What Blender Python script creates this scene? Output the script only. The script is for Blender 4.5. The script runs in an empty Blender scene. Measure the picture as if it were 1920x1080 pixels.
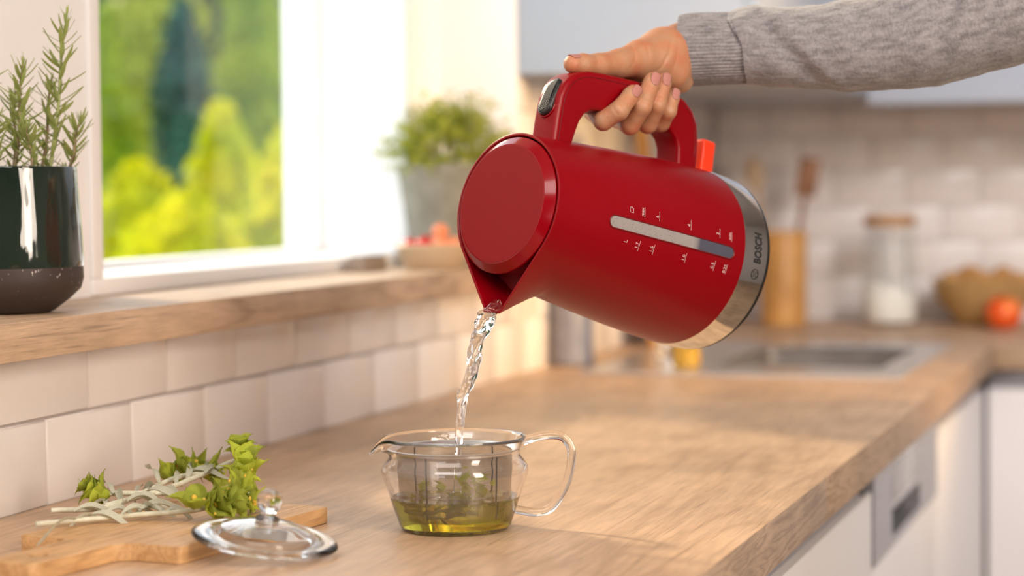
import bpy, bmesh, math, random
import numpy as np
from math import sin, cos, pi, radians, sqrt, atan, atan2, acos, tan, exp
from mathutils import Vector, Matrix, Euler, noise

random.seed(7)
SC = bpy.context.scene
COL = SC.collection
ZC = 0.9                       # worktop height

# ---------------------------------------------------------------- camera
FPX = 4000.0
TH, PT, RL = radians(17.88), radians(2.62), radians(0.545)
CAM = np.array([0.934, 0.0, ZC + 0.2645])
FW = np.array([-sin(TH) * cos(PT), cos(TH) * cos(PT), -sin(PT)])
_r = np.array([cos(TH), sin(TH), 0.0]); _u = np.cross(_r, FW)
RT = _r * cos(RL) - _u * sin(RL)
UP = _u * cos(RL) + _r * sin(RL)
cd = bpy.data.cameras.new('camera'); cam = bpy.data.objects.new('camera', cd); COL.objects.link(cam)
cd.sensor_width = 36.0; cd.lens = FPX / 1920 * 36.0
cam.matrix_world = Matrix(((RT[0], UP[0], -FW[0], CAM[0]), (RT[1], UP[1], -FW[1], CAM[1]), (RT[2], UP[2], -FW[2], CAM[2]), (0, 0, 0, 1)))
cd.clip_start = 0.05; cd.clip_end = 100
cd.dof.use_dof = True; cd.dof.focus_distance = 1.71; cd.dof.aperture_fstop = 3.5
SC.camera = cam

# ---------------------------------------------------------------- world, sun, lights, exposure
W = bpy.data.worlds.new('sky'); SC.world = W; W.use_nodes = True
bg = W.node_tree.nodes['Background']; bg.inputs[0].default_value = (0.86, 0.93, 1.0, 1); bg.inputs[1].default_value = 2.6

def light(name, typ, loc, target, energy, color, size=1.0, sizey=None, angle=None, spread=None):
    d = bpy.data.lights.new(name, typ); d.energy = energy; d.color = color
    if typ == 'AREA':
        d.shape = 'RECTANGLE'; d.size = size; d.size_y = sizey or size
        if spread: d.spread = radians(spread)
    if typ == 'SUN': d.angle = radians(angle)
    o = bpy.data.objects.new(name, d); COL.objects.link(o)
    o.location = loc
    o.rotation_euler = (Vector(target) - Vector(loc)).to_track_quat('-Z', 'Y').to_euler()
    return o
light('sun', 'SUN', (-4, 4.4, 4.1), (0.38, 1.57, 0.95), 3.6, (1.0, 0.80, 0.54), angle=5)
light('soft_box_above', 'AREA', (0.5, 0.2, 2.5), (0.30, 1.9, 1.0), 26, (1.0, 0.94, 0.90), 1.4, 0.8)
light('soft_box_right', 'AREA', (2.1, 0.5, 1.75), (-0.1, 2.1, 1.0), 42, (1.0, 0.85, 0.71), 0.5, 1.4)
light('soft_box_behind_camera', 'AREA', (0.0, -1.7, 1.9), (0.35, 1.8, 1.0), 12, (0.96, 0.96, 1.0), 1.2, 1.0)
light('end_wall_fill', 'AREA', (1.7, 2.0, 2.3), (0.75, 4.25, 1.1), 15, (1.0, 0.94, 0.94), 0.8, 0.8, spread=110)  # unseen fill light, added to brighten the tiled end wall
light('warm_lamp_right', 'AREA', (2.0, 2.5, 1.5), (0.0, 3.1, 1.05), 1.9, (1.0, 0.62, 0.22), 0.25, 0.25, spread=34)
SC.view_settings.view_transform = 'Standard'; SC.view_settings.look = 'None'
SC.view_settings.gamma = 1.0; SC.view_settings.use_curve_mapping = False
SC.view_settings.exposure = 0.14
SC.cycles.use_denoising = True
SC.cycles.max_bounces = 14; SC.cycles.transmission_bounces = 14; SC.cycles.transparent_max_bounces = 24
SC.cycles.diffuse_bounces = 4; SC.cycles.glossy_bounces = 6
SC.cycles.sample_clamp_indirect = 12.0

# ---------------------------------------------------------------- kettle frame: X towards the handle, Y away from the room, Z base to lid
def ray(x, y): return FW + RT * (x - 960) / FPX + UP * (540 - y) / FPX
def depth_point(x, y, d): return Vector(CAM + ray(x, y) * d)
def on_height(x, y, z):
    d = ray(x, y); return Vector(CAM + d * ((z - CAM[2]) / d[2]))
KB = np.array([0.5188, 1.8323, 1.0993])
KA = np.array([-0.4851, -0.8450, 0.2250]); KA /= np.linalg.norm(KA)
KH = np.array([0.0783, 0.2144, 0.9736]); KH -= KA * (KH @ KA); KH /= np.linalg.norm(KH)
KY = np.cross(KA, KH)
KM = Matrix(((KH[0], KY[0], KA[0], KB[0]), (KH[1], KY[1], KA[1], KB[1]), (KH[2], KY[2], KA[2], KB[2]), (0, 0, 0, 1)))
def kp(x, y, off):
    """world point of a sight line in the plane parallel to the kettle's handle plane, `off` behind it"""
    d = ray(x, y); o = KB + KY * off
    return CAM + d * (((o - CAM) @ KY) / (d @ KY))

# ---------------------------------------------------------------- materials
def mat(name, col=(0.8, 0.8, 0.8), rough=0.5, metal=0.0, **kw):
    m = bpy.data.materials.new(name); m.use_nodes = True
    b = m.node_tree.nodes['Principled BSDF']
    b.inputs['Base Color'].default_value = (*col, 1); b.inputs['Roughness'].default_value = rough; b.inputs['Metallic'].default_value = metal
    for k, v in kw.items():
        b.inputs[k.replace('_', ' ')].default_value = (*v, 1) if isinstance(v, tuple) and len(v) == 3 and 'Radius' not in k else v
    return m
class NT:
    def __init__(s, m): s.t = m.node_tree; s.b = s.t.nodes.get('Principled BSDF'); s.out = s.t.nodes['Material Output']
    def n(s, typ, **kw):
        n = s.t.nodes.new('ShaderNode' + typ)
        for k, v in kw.items():
            if k.startswith('i_'): n.inputs[int(k[2:]) if k[2:].isdigit() else k[2:]].default_value = v
            else: setattr(n, k, v)
        return n
    def l(s, a, b): s.t.links.new(a, b)
    def coord(s, scale=(1, 1, 1), rot=(0, 0, 0), src='Object', loc=(0, 0, 0)):
        c = s.n('TexCoord'); mp = s.n('Mapping'); mp.inputs['Scale'].default_value = scale; mp.inputs['Rotation'].default_value = rot
        mp.inputs['Location'].default_value = loc
        s.l(c.outputs[src], mp.inputs[0]); return mp.outputs[0]
    def noise(s, vec, scale, detail=4, rough=0.5, dist=0.0):
        n = s.n('TexNoise'); n.inputs['Scale'].default_value = scale; n.inputs['Detail'].default_value = detail
        n.inputs['Roughness'].default_value = rough; n.inputs['Distortion'].default_value = dist
        if vec is not None: s.l(vec, n.inputs['Vector'])
        return n.outputs[0]
    def ramp(s, fac, stops):
        r = s.n('ValToRGB'); e = r.color_ramp.elements
        while len(e) < len(stops): e.new(0.5)
        for i, (p, c) in enumerate(stops):
            e[i].position = p; e[i].color = (*c, 1) if isinstance(c, tuple) else (c, c, c, 1)
        s.l(fac, r.inputs[0]); return r.outputs[0]
    def mix(s, fac, a, b, mode='MIX'):
        m = s.n('MixRGB', blend_type=mode)
        for sock, v in ((m.inputs[0], fac), (m.inputs[1], a), (m.inputs[2], b)):
            if hasattr(v, 'links') or hasattr(v, 'is_linked'): s.l(v, sock)
            else: sock.default_value = (*v, 1) if isinstance(v, tuple) else v
        return m.outputs[0]
    def bump(s, h, strength=0.2, dist=0.001):
        b = s.n('Bump'); b.inputs['Strength'].default_value = strength; b.inputs['Distance'].default_value = dist
        s.l(h, b.inputs['Height']); s.l(b.outputs[0], s.b.inputs['Normal'])

def noisy(name, c1, c2, scale, rough=0.5, bump=0.1, stretch=(1, 1, 1), dist=0.0005, src='Object', **kw):
    m = mat(name, c1, rough, **kw); t = NT(m)
    v = t.noise(t.coord(stretch, src=src), scale, 4)
    t.l(t.ramp(v, [(0.35, c1), (0.65, c2)]), t.b.inputs['Base Color'])
    if bump: t.bump(v, bump, dist)
    return m

def wood(name, light_c, mid_c, dark_c, grain, axis=1, rough=0.45, ringscale=1.0, bump=0.15, pores=True):
    """oak-like: long fibres along `axis`, cathedral bands from a warped noise, dark pores"""
    m = mat(name, mid_c, rough); t = NT(m)
    sc = [1.0, 1.0, 1.0]; sc[axis] = 0.09
    v = t.coord(tuple(s * grain for s in sc))
    big = t.noise(v, 4 * ringscale, 2, 0.5, 0.7)
    fine = t.noise(v, 60 * ringscale, 4, 0.65)
    bandv = t.n('Math', operation='MULTIPLY'); bandv.inputs[1].default_value = 9.0; t.l(big, bandv.inputs[0])
    frac = t.n('Math', operation='PINGPONG'); frac.inputs[1].default_value = 0.5; t.l(bandv.outputs[0], frac.inputs[0])
    c = t.ramp(frac.outputs[0], [(0.0, light_c), (0.32, mid_c), (0.5, dark_c)])
    c0 = t.ramp(t.noise(t.coord((1, 1, 1)), 3.0 * grain, 2), [(0.35, 0.86), (0.65, 1.06)])
    c = t.mix(0.45, c, mid_c)
    c = t.mix(1.0, c, c0, 'MULTIPLY')
    c = t.mix(0.55, c, t.ramp(fine, [(0.3, 0.62), (0.62, 1.12)]), 'MULTIPLY')
    if pores:
        ps = [420.0, 420.0, 420.0]; ps[axis] = 9.0
        p = t.noise(t.coord(tuple(ps)), 1.0, 2, 0.6)
        c = t.mix(1.0, c, t.ramp(p, [(0.30, 0.66), (0.42, 1.0)]), 'MULTIPLY')
    t.l(c, t.b.inputs['Base Color'])
    t.bump(fine, bump, 0.0006)
    return m

M = {}
M['oak'] = wood('oak', (0.62, 0.42, 0.265), (0.56, 0.37, 0.225), (0.43, 0.27, 0.155), 3.0, 1, 0.42)
M['oak_edge'] = wood('oak_edge', (0.52, 0.36, 0.24), (0.40, 0.27, 0.17), (0.22, 0.135, 0.08), 5.0, 1, 0.5, 2.0, .15, False)
M['sill'] = wood('sill_oak', (0.66, 0.47, 0.32), (0.58, 0.40, 0.26), (0.34, 0.21, 0.12), 3.0, 1, 0.45, 1.3)
M['board'] = wood('board_bamboo', (0.68, 0.42, 0.20), (0.60, 0.35, 0.155), (0.44, 0.24, 0.09), 4.0, 1, 0.5, 1.6)
M['amber_wood'] = wood('amber_wood', (0.70, 0.38, 0.12), (0.62, 0.31, 0.08), (0.42, 0.19, 0.04), 4.0, 2, 0.45)
M['pale_wood'] = wood('pale_wood', (0.60, 0.45, 0.30), (0.52, 0.38, 0.24), (0.4, 0.27, 0.16), 5.0, 1, 0.5)
M['tile'] = noisy('glazed_tile', (0.77, 0.72, 0.69), (0.80, 0.755, 0.73), 9, 0.16, 0.12, dist=0.002, src='Object')
M['grout'] = noisy('grout', (0.60, 0.53, 0.49), (0.65, 0.58, 0.54), 60, 0.9)
M['white'] = noisy('white_paint', (0.84, 0.83, 0.83), (0.86, 0.85, 0.85), 12, 0.5, 0.04)
M['room'] = noisy('room_paint', (0.40, 0.385, 0.375), (0.42, 0.405, 0.395), 3, 0.7, 0.02)
M['front'] = noisy('white_front', (0.74, 0.72, 0.73), (0.76, 0.745, 0.75), 6, 0.45, 0.02)
M['cab_grey'] = noisy('blue_grey_front', (0.36, 0.41, 0.50), (0.40, 0.45, 0.53), 2.0, 0.35, 0.02)
M['steel'] = noisy('brushed_steel', (0.66, 0.66, 0.67), (0.76, 0.76, 0.77), 40, 0.28, 0.05, (1, 14, 14), metal=0.85)
M['steel_dw'] = noisy('satin_steel', (0.36, 0.36, 0.39), (0.42, 0.42, 0.45), 30, 0.38, 0.03, (14, 1, 14), metal=0.75)
M['rib'] = mat('dark_steel', (0.16, 0.14, 0.13), 0.4, 1.0)
M['chrome'] = mat('chrome', (0.80, 0.79, 0.78), 0.07, 1.0)
M['dark'] = mat('dark_recess', (0.03, 0.03, 0.035), 0.6)
M['black'] = mat('black_plastic', (0.012, 0.012, 0.013), 0.32)
M['floor'] = wood('floor_oak', (0.42, 0.30, 0.2), (0.36, 0.25, 0.16), (0.2, 0.13, 0.08), 1.0, 1, 0.5)
M['lawn'] = noisy('lawn', (0.10, 0.22, 0.02), (0.20, 0.34, 0.03), 8, 0.9)

def glass_mat(name, col=(1, 1, 1), ior=1.47, rough=0.0, absorb=None, density=0.0):
    m = mat(name, col, rough); b = m.node_tree.nodes['Principled BSDF']
    b.inputs['Transmission Weight'].default_value = 1.0; b.inputs['IOR'].default_value = ior
    if absorb:
        t = NT(m); v = t.n('VolumeAbsorption'); v.inputs[0].default_value = (*absorb, 1); v.inputs[1].default_value = density
        t.l(v.outputs[0], t.out.inputs['Volume'])
    return m
M['glass'] = glass_mat('clear_glass', (1, 1, 1), 1.47)
M['water'] = glass_mat('water', (1, 1, 1), 1.33)
M['tea'] = glass_mat('tea', (1, 1, 1), 1.33, 0, (0.965, 0.935, 0.0), 38.0)

def thin_glass(name, tint=(0.97, 0.98, 0.98)):
    m = bpy.data.materials.new(name); m.use_nodes = True; t = NT(m); t.t.nodes.remove(t.b)
    tr = t.n('BsdfTransparent'); tr.inputs[0].default_value = (*tint, 1)
    gl = t.n('BsdfGlossy'); gl.inputs['Roughness'].default_value = 0.02
    fr = t.n('Fresnel'); fr.inputs[0].default_value = 1.4
    mx = t.n('MixShader'); ge = t.n('NewGeometry'); iv = t.n('Math', operation='SUBTRACT'); iv.inputs[0].default_value = 1.0; t.l(ge.outputs['Backfacing'], iv.inputs[1])
    mu = t.n('Math', operation='MULTIPLY'); t.l(fr.outputs[0], mu.inputs[0]); t.l(iv.outputs[0], mu.inputs[1]); t.l(mu.outputs[0], mx.inputs[0]); t.l(tr.outputs[0], mx.inputs[1]); t.l(gl.outputs[0], mx.inputs[2])
    t.l(mx.outputs[0], t.out.inputs[0]); return m
M['pane'] = thin_glass('window_glass')

# ---------------------------------------------------------------- object helpers
def thing(name, label=None, cat=None, loc=(0, 0, 0), group=None, kind=None, mw=None):
    o = bpy.data.objects.new(name, None); COL.objects.link(o); o.empty_display_size = 0.02
    if mw is not None: o.matrix_world = mw
    else: o.location = loc
    tag(o, label, cat, group, kind); return o
def tag(o, label=None, cat=None, group=None, kind=None):
    if label: o['label'] = label
    if cat: o['category'] = cat
    if group: o['group'] = group
    if kind: o['kind'] = kind
    return o
def link_mesh(name, me, m, parent=None, world=False, smooth=True, angle=None):
    o = bpy.data.objects.new(name, me); COL.objects.link(o)
    if m is not None and not me.materials: me.materials.append(m)
    if smooth:
        me.shade_smooth()
        if angle: me.set_sharp_from_angle(angle=radians(angle))
    if parent is not None:
        o.parent = parent
        if world: o.matrix_parent_inverse = parent_mw(parent).inverted()
    return o
def parent_mw(p):
    m = p.matrix_basis.copy()
    if p.parent: m = parent_mw(p.parent) @ p.matrix_parent_inverse @ m
    return m
def pydata(name, v, f, m=None, parent=None, world=False, smooth=True, angle=None):
    me = bpy.data.meshes.new(name); me.from_pydata([tuple(map(float, p)) for p in v], [], f); me.update()
    return link_mesh(name, me, m, parent, world, smooth, angle)
def bm_obj(name, bm, m, parent=None, world=False, smooth=True, angle=40):
    me = bpy.data.meshes.new(name); bm.to_mesh(me); bm.free()
    return link_mesh(name, me, m, parent, world, smooth, angle)
def add_box(bm, x0, x1, y0, y1, z0, z1, bev=0.0, seg=2, mw=None):
    b = bmesh.new(); bmesh.ops.create_cube(b, size=1.0)
    for v in b.verts: v.co = Vector((x0 + (v.co.x + .5) * (x1 - x0), y0 + (v.co.y + .5) * (y1 - y0), z0 + (v.co.z + .5) * (z1 - z0)))
    if bev: bmesh.ops.bevel(b, geom=b.edges[:], offset=bev, segments=seg, profile=0.6, affect='EDGES')
    if mw is not None: b.transform(mw)
    me = bpy.data.meshes.new('t'); b.to_mesh(me); b.free(); bm.from_mesh(me); bpy.data.meshes.remove(me)
def box(name, x0, x1, y0, y1, z0, z1, m, parent=None, world=True, bev=0.0015, seg=2):
    bm = bmesh.new(); add_box(bm, x0, x1, y0, y1, z0, z1, bev, seg); return bm_obj(name, bm, m, parent, world)
def lathe_data(prof, n=64, cap0=False, cap1=False, close=False):
    v = []; f = []
    for r, z in prof:
        for i in range(n): a = 2 * pi * i / n; v.append((r * cos(a), r * sin(a), z))
    k = len(prof)
    for j in range(k if close else k - 1):
        for i in range(n):
            a, b = j * n + i, j * n + (i + 1) % n; c, d = ((j + 1) % k) * n + (i + 1) % n, ((j + 1) % k) * n + i
            f.append((a, b, c, d))
    if cap0: f.append(tuple(range(n))[::-1])
    if cap1: f.append(tuple((k - 1) * n + i for i in range(n)))
    return v, f
def lathe(name, prof, m, parent=None, n=64, cap0=False, cap1=False, close=False, loc=None, angle=35, world=False):
    v, f = lathe_data(prof, n, cap0, cap1, close)
    if loc is not None: v = [(a + loc[0], b + loc[1], c + loc[2]) for a, b, c in v]
    o = pydata(name, v, f, m, parent, world, True, None)
    bm = bmesh.new(); bm.from_mesh(o.data); bmesh.ops.recalc_face_normals(bm, faces=bm.faces[:]); bm.to_mesh(o.data); bm.free()
    if angle: o.data.set_sharp_from_angle(angle=radians(angle))
    return o
def frames(pts):
    out = []; up = None
    for i, p in enumerate(pts):
        t = (pts[min(i + 1, len(pts) - 1)] - pts[max(i - 1, 0)]).normalized()
        if up is None: up = t.orthogonal().normalized()
        n = (up - t * up.dot(t))
        n = n.normalized() if n.length > 1e-6 else t.orthogonal().normalized()
        up = n; out.append((t, n, t.cross(n)))
    return out
def smooth_path(ctrl, n):
    """Catmull-Rom through (x, y, z, r...) control rows"""
    c = [np.array(p, float) for p in ctrl]; c = [2 * c[0] - c[1]] + c + [2 * c[-1] - c[-2]]
    out = []
    for s in range(len(c) - 3):
        p0, p1, p2, p3 = c[s:s + 4]
        for i in range(n):
            t = i / n
            out.append(0.5 * ((2 * p1) + (-p0 + p2) * t + (2 * p0 - 5 * p1 + 4 * p2 - p3) * t * t + (-p0 + 3 * p1 - 3 * p2 + p3) * t ** 3))
    out.append(c[-2]); return out
def tube_data(pts, rad, n=12, caps=True, squash=None):
    v = []; f = []
    fr = frames(pts)
    for i, p in enumerate(pts):
        t, a, b = fr[i]; r = rad[i] if hasattr(rad, '__len__') else rad
        for k in range(n):
            w = 2 * pi * k / n; v.append(p + a * (r * cos(w)) + b * (r * sin(w) * (squash or 1)))
    for i in range(len(pts) - 1):
        for k in range(n):
            f.append((i * n + k, i * n + (k + 1) % n, (i + 1) * n + (k + 1) % n, (i + 1) * n + k))
    if caps: f.append(tuple(range(n))[::-1]); f.append(tuple((len(pts) - 1) * n + k for k in range(n)))
    return v, f
def tube(name, ctrl, rad, m, parent=None, n=12, sub=6, world=False, squash=None):
    rows = smooth_path([(*p, r) for p, r in zip(ctrl, rad if hasattr(rad, '__len__') else [rad] * len(ctrl))], sub)
    pts = [Vector(r[:3]) for r in rows]; rr = [max(r[3], 1e-5) for r in rows]
    v, f = tube_data(pts, rr, n, True, squash)
    return pydata(name, v, f, m, parent, world, True, 60)
def dup(o, parent=None, loc=None, rot=None, scale=None):
    c = o.copy(); COL.objects.link(c); c.parent = parent
    if loc is not None: c.location = loc
    if rot is not None: c.rotation_euler = rot
    if scale is not None: c.scale = scale
    return c
def slab(name, xs, ys, keep, z0, z1, m, parent=None, swap=None, kind=None):
    """a plate on grid lines xs, ys with cells left out where keep(i, j) is false: real holes, no inner faces"""
    v = {}; vs = []; f = []
    def V(i, j, k):
        if (i, j, k) not in v:
            v[(i, j, k)] = len(vs); p = (xs[i], ys[j], (z0, z1)[k]); vs.append(p if swap is None else tuple(p[q] for q in swap))
        return v[(i, j, k)]
    K = lambda i, j: 0 <= i < len(xs) - 1 and 0 <= j < len(ys) - 1 and keep(i, j)
    for i in range(len(xs) - 1):
        for j in range(len(ys) - 1):
            if not K(i, j): continue
            f.append((V(i, j, 1), V(i + 1, j, 1), V(i + 1, j + 1, 1), V(i, j + 1, 1)))
            f.append((V(i, j, 0), V(i, j + 1, 0), V(i + 1, j + 1, 0), V(i + 1, j, 0)))
            if not K(i - 1, j): f.append((V(i, j, 0), V(i, j, 1), V(i, j + 1, 1), V(i, j + 1, 0)))
            if not K(i + 1, j): f.append((V(i + 1, j, 0), V(i + 1, j + 1, 0), V(i + 1, j + 1, 1), V(i + 1, j, 1)))
            if not K(i, j - 1): f.append((V(i, j, 0), V(i + 1, j, 0), V(i + 1, j, 1), V(i, j, 1)))
            if not K(i, j + 1): f.append((V(i, j + 1, 0), V(i, j + 1, 1), V(i + 1, j + 1, 1), V(i + 1, j + 1, 0)))
    o = pydata(name, vs, f, m, parent, True, False)
    bm = bmesh.new(); bm.from_mesh(o.data); bmesh.ops.recalc_face_normals(bm, faces=bm.faces[:]); bm.to_mesh(o.data); bm.free()
    if kind: o['kind'] = kind
    return o

# ================================================================ the setting
SILL = ZC + 0.1625            # windowsill top
WX = -0.118                   # face of the wall in the window recess
YN = 2.93                     # end of the window recess
YE = 4.25                     # end wall
box('floor', -0.3, 3.4, -2.3, 4.4, -0.05, 0.0, M['floor'], None, False, 0)['kind'] = 'structure'
# left wall: thick lower part, recessed part with the window opening, thick part beyond
wl = slab('wall_left', [-2.2, YN, YE + 0.3], [0.0, SILL - 0.03, 2.6], lambda i, j: not (i == 0 and j == 1), -0.30, -0.006, M['grout'], None, (2, 0, 1), 'structure')
wr = slab('recess', [-2.2, 1.914, 2.778, YN + 0.01], [SILL - 0.03, SILL + 0.018, 2.15, 2.6], lambda i, j: not (i == 1 and j == 1), -0.30, WX, M['white'], wl, (2, 0, 1))
box('return_panel', WX - 0.001, 0.0, YN - 0.004, YN + 0.004, SILL - 0.02, 2.6, M['white'], wl, True, 0.001)
wb = box('wall_back', -0.3, 3.3, YE + 0.006, YE + 0.2, 0.0, 2.6, M['grout'], None, False, 0); wb['kind'] = 'structure'
for nm_, a_ in (('wall_right', (3.3, 3.4, -2.2, YE + .2, 0, 2.7)), ('wall_front', (-0.3, 3.4, -2.3, -2.2, 0, 2.7)), ('ceiling', (-0.3, 3.4, -2.3, YE + .2, 2.6, 2.7))):
    box(nm_, *a_, M['room'], None, False, 0)['kind'] = 'structure'
# tiles, each its own piece
def tile_mesh(nm, w, h, t=0.006):
    bm = bmesh.new(); add_box(bm, 0, w, 0, h, 0, t, 0, 1)
    top = [e for e in bm.edges if all(v.co.z > t * .5 for v in e.verts)]
    bmesh.ops.bevel(bm, geom=top, offset=0.0022, segments=2, profile=0.5, affect='EDGES')
    me = bpy.data.meshes.new(nm); bm.to_mesh(me); bm.free(); me.materials.append(M['tile']); me.shade_smooth(); me.set_sharp_from_angle(angle=radians(50)); return me
TW, THT, J = 0.1525, 0.0763, 0.0022
def left_tile(y, k, w, h, me=None):
    me = me or tile_mesh('tile', w, h)
    o = bpy.data.objects.new('tile', me); COL.objects.link(o); o.parent = wl
    # mesh x -> world y, mesh y -> world z, mesh z -> world x
    o.matrix_local = Matrix(((0, 0, 1, -0.006 + random.uniform(-.0003, .0003)), (1, 0, 0, y), (0, 1, 0, k), (0, 0, 0, 1))) @ Euler((random.uniform(-.003, .003), random.uniform(-.003, .003), 0)).to_matrix().to_4x4()
full = tile_mesh('tile', TW - J, THT - J)
for row in range(2):
    off = 1.6015 if row == 0 else 1.6015 + 0.0735
    for k in range(-3, 9):
        y = off + (k) * TW
        if y < YN: left_tile(y, ZC + 0.0012 + row * THT - 0.002, min(TW - J, YN - y), THT - J, full if y + TW < YN else None)
for row in range(2, 6):
    for k in range(10):
        y = YN + (k - (row % 2) * 0.5) * TW
        a = max(y, YN + 0.001); b = min(y + TW - J, YE - 0.002)
        if b - a > 0.02: left_tile(a, ZC - 0.001 + row * THT, b - a, THT - J)
for row in range(2):
    for k in range(0, 10):
        y = 1.6015 + row * 0.0735 + (9 + k) * TW
        a = max(y, YN + 0.001); b = min(y + TW - J, YE - 0.002)
        if a < YE - 0.03: left_tile(a, ZC - 0.001 + row * THT, b - a, THT - J)
BW, BH = 0.1425, 0.0701
for row in range(-1, 6):
    z = ZC + 0.0193 + row * BH
    for k in range(-1, 11):
        x = 0.0 + (k + (0.70 if row % 2 else 0.20)) * BW
        a = max(x, 0.001); z0 = max(z, ZC + 0.001)
        me = tile_mesh('tile', BW - J - (a - x), BH - J - (z0 - z))
        o = bpy.data.objects.new('tile', me); COL.objects.link(o); o.parent = wb
        o.matrix_local = Matrix(((1, 0, 0, a), (0, 0, -1, YE + 0.006), (0, 1, 0, z0), (0, 0, 0, 1))) @ Euler((random.uniform(-.004, .004), random.uniform(-.004, .004), 0)).to_matrix().to_4x4()
# windowsill
ws = thing('trim_1', kind='structure'); ws['label'] = 'thick oak windowsill board above the tiles'
box('sill_board', WX - 0.001, 0.03, -0.2, YN, SILL - 0.032, SILL, M['sill'], ws, False, 0.0015)
# window
wn = thing('window_1', 'white framed window looking out on a green garden', kind='structure')
fy0, fy1, fz0, fz1, fxp = 1.914, 2.778, SILL + 0.018, 2.15, WX + 0.004
box('frame_rail', WX + 0.0002, fxp, fy0 - 0.022, fy1 + 0.022, SILL + 0.0004, fz0, M['white'], wn, False, 0.002)
box('frame_stile', WX + 0.0002, fxp, fy0 - 0.022, fy0, fz0, fz1, M['white'], wn, False, 0.002)
box('frame_stile', WX + 0.0002, fxp, fy1, fy1 + 0.022, fz0, fz1, M['white'], wn, False, 0.002)
box('frame_rail', WX + 0.0002, fxp, fy0 - 0.022, fy1 + 0.022, fz1, fz1 + 0.022, M['white'], wn, False, 0.002)
sx = -0.263
box('sash_rail', sx - 0.02, sx + 0.02, fy0 + 0.0005, fy1 - 0.0005, fz0 + 0.0005, fz0 + 0.007, M['white'], wn, False, 0.001)
box('sash_stile', sx - 0.02, sx + 0.02, fy1 - 0.012, fy1 - 0.0005, fz0 + 0.007, fz1, M['white'], wn, False, 0.001)
box('sash_stile', sx - 0.02, sx + 0.02, fy0 + 0.0005, fy0 + 0.012, fz0 + 0.007, fz1, M['white'], wn, False, 0.001)
box('glass_pane', sx - 0.003, sx + 0.001, fy0 + 0.012, fy1 - 0.012, fz0 + 0.007, fz1 - 0.001, M['pane'], wn, False, 0)

# ================================================================ garden outside
def leaf_cloud(name, m, parent, items, size, cupy=0.25, ratio=0.42):
    """many separate leaves as one mesh; items: (position, normal-ish direction)"""
    V = []; F = []
    for p, d in items:
        s = size * random.uniform(0.7, 1.3)
        q = Vector((d[0], d[1], d[2])).normalized(); a = q.orthogonal().normalized(); a.rotate(Matrix.Rotation(random.uniform(0, 6.28), 3, q)); b = q.cross(a)
        p = Vector(p); w = s * ratio; i = len(V)
        V += [p - a * s * .5, p + b * w * .5 + q * s * cupy * .3, p + q * s * cupy * .15, p - b * w * .5 + q * s * cupy * .3, p + a * s * .5]
        F += [(i, i + 2, i + 1), (i, i + 3, i + 2), (i + 1, i + 2, i + 4), (i + 2, i + 3, i + 4)]
    o = pydata(name, V, F, m, parent, True, True); o['kind'] = 'stuff'; return o
def leaf_mat(name, c1, c2, trans=0.35, rough=0.5, scale=6):
    m = mat(name, c1, rough, Specular_IOR_Level=0.15); t = NT(m)
    v = t.noise(t.coord(), scale, 3)
    c = t.ramp(v, [(0.35, c1), (0.65, c2)]); t.l(c, t.b.inputs['Base Color'])
    tr = t.n('BsdfTranslucent'); t.l(c, tr.inputs[0])
    mx = t.n('MixShader'); mx.inputs[0].default_value = trans
    t.l(t.b.outputs[0], mx.inputs[1]); t.l(tr.outputs[0], mx.inputs[2]); t.l(mx.outputs[0], t.out.inputs[0]); return m
LIME = leaf_mat('lime_leaves', (0.50, 0.56, 0.002), (0.80, 0.72, 0.003), 0.5)
GREEN = leaf_mat('green_leaves', (0.16, 0.28, 0.008), (0.38, 0.46, 0.012), 0.4)
TEAL = leaf_mat('teal_leaves', (0.012, 0.075, 0.065), (0.03, 0.13, 0.09), 0.15)
OLIVE = leaf_mat('olive_leaves', (0.26, 0.31, 0.02), (0.42, 0.44, 0.05), 0.3)
DARKG = leaf_mat('dark_leaves', (0.006, 0.02, 0.012), (0.02, 0.05, 0.02), 0.1)
CORE = noisy('inner_twigs', (0.015, 0.03, 0.012), (0.03, 0.05, 0.02), 10, 0.9)
lawn = box('lawn', -12, -0.6, -2, 16, -0.1, -0.02, M['lawn'], None, False, 0); lawn['kind'] = 'structure'
def shrub(name, label, px, py, dep, rx, ry, m, n, leaf=0.06, pointy=0.0):
    """rx, ry in metres: crown half width and half height"""
    c = depth_point(px, py, dep)
    root = thing(name, label, 'shrub' if name == 'shrub' else 'tree', (c.x, c.y, -0.02))
    prof = []
    for i in range(13):
        t = i / 12; r = sin(pi * min(max(t, .02), .98)) ** 0.6 * (1 - pointy * t)
        prof.append((rx * 0.72 * r + 0.002, c.z + ry * (2 * t - 1) * 0.86))
    v, f = lathe_data(prof, 14)
    v = [(c.x + a * (1 + .2 * noise.noise(Vector((a * 9, b * 9, z * 5)))), c.y + b, z) for a, b, z in v]
    k = m.copy(); o = pydata('inner_foliage', v, f, m, root, True)
    items = []
    for _ in range(n):
        t = random.random(); a = random.uniform(0, 6.283)
        r = sin(pi * min(max(t, .02), .98)) ** 0.6 * (1 - pointy * t) * random.uniform(0.72, 1.08) * rx
        z = c.z + ry * (2 * t - 1)
        items.append(((c.x + r * cos(a), c.y + r * sin(a), z), (cos(a) + random.gauss(0, .6), sin(a) + random.gauss(0, .6), 0.5 + random.gauss(0, .6))))
    leaf_cloud('foliage', m, root, items, leaf)
    tube('trunk', [(c.x, c.y, -0.03), (c.x + .01, c.y, c.z * .5), (c.x, c.y, c.z - ry * .4)], [0.03, 0.025, 0.02], CORE, root, 8, world=True)
shrub('shrub', 'bright lime shrub at the lower left of the window view', 262, 500, 5.0, 0.13, 0.24, LIME, 700)
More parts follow.
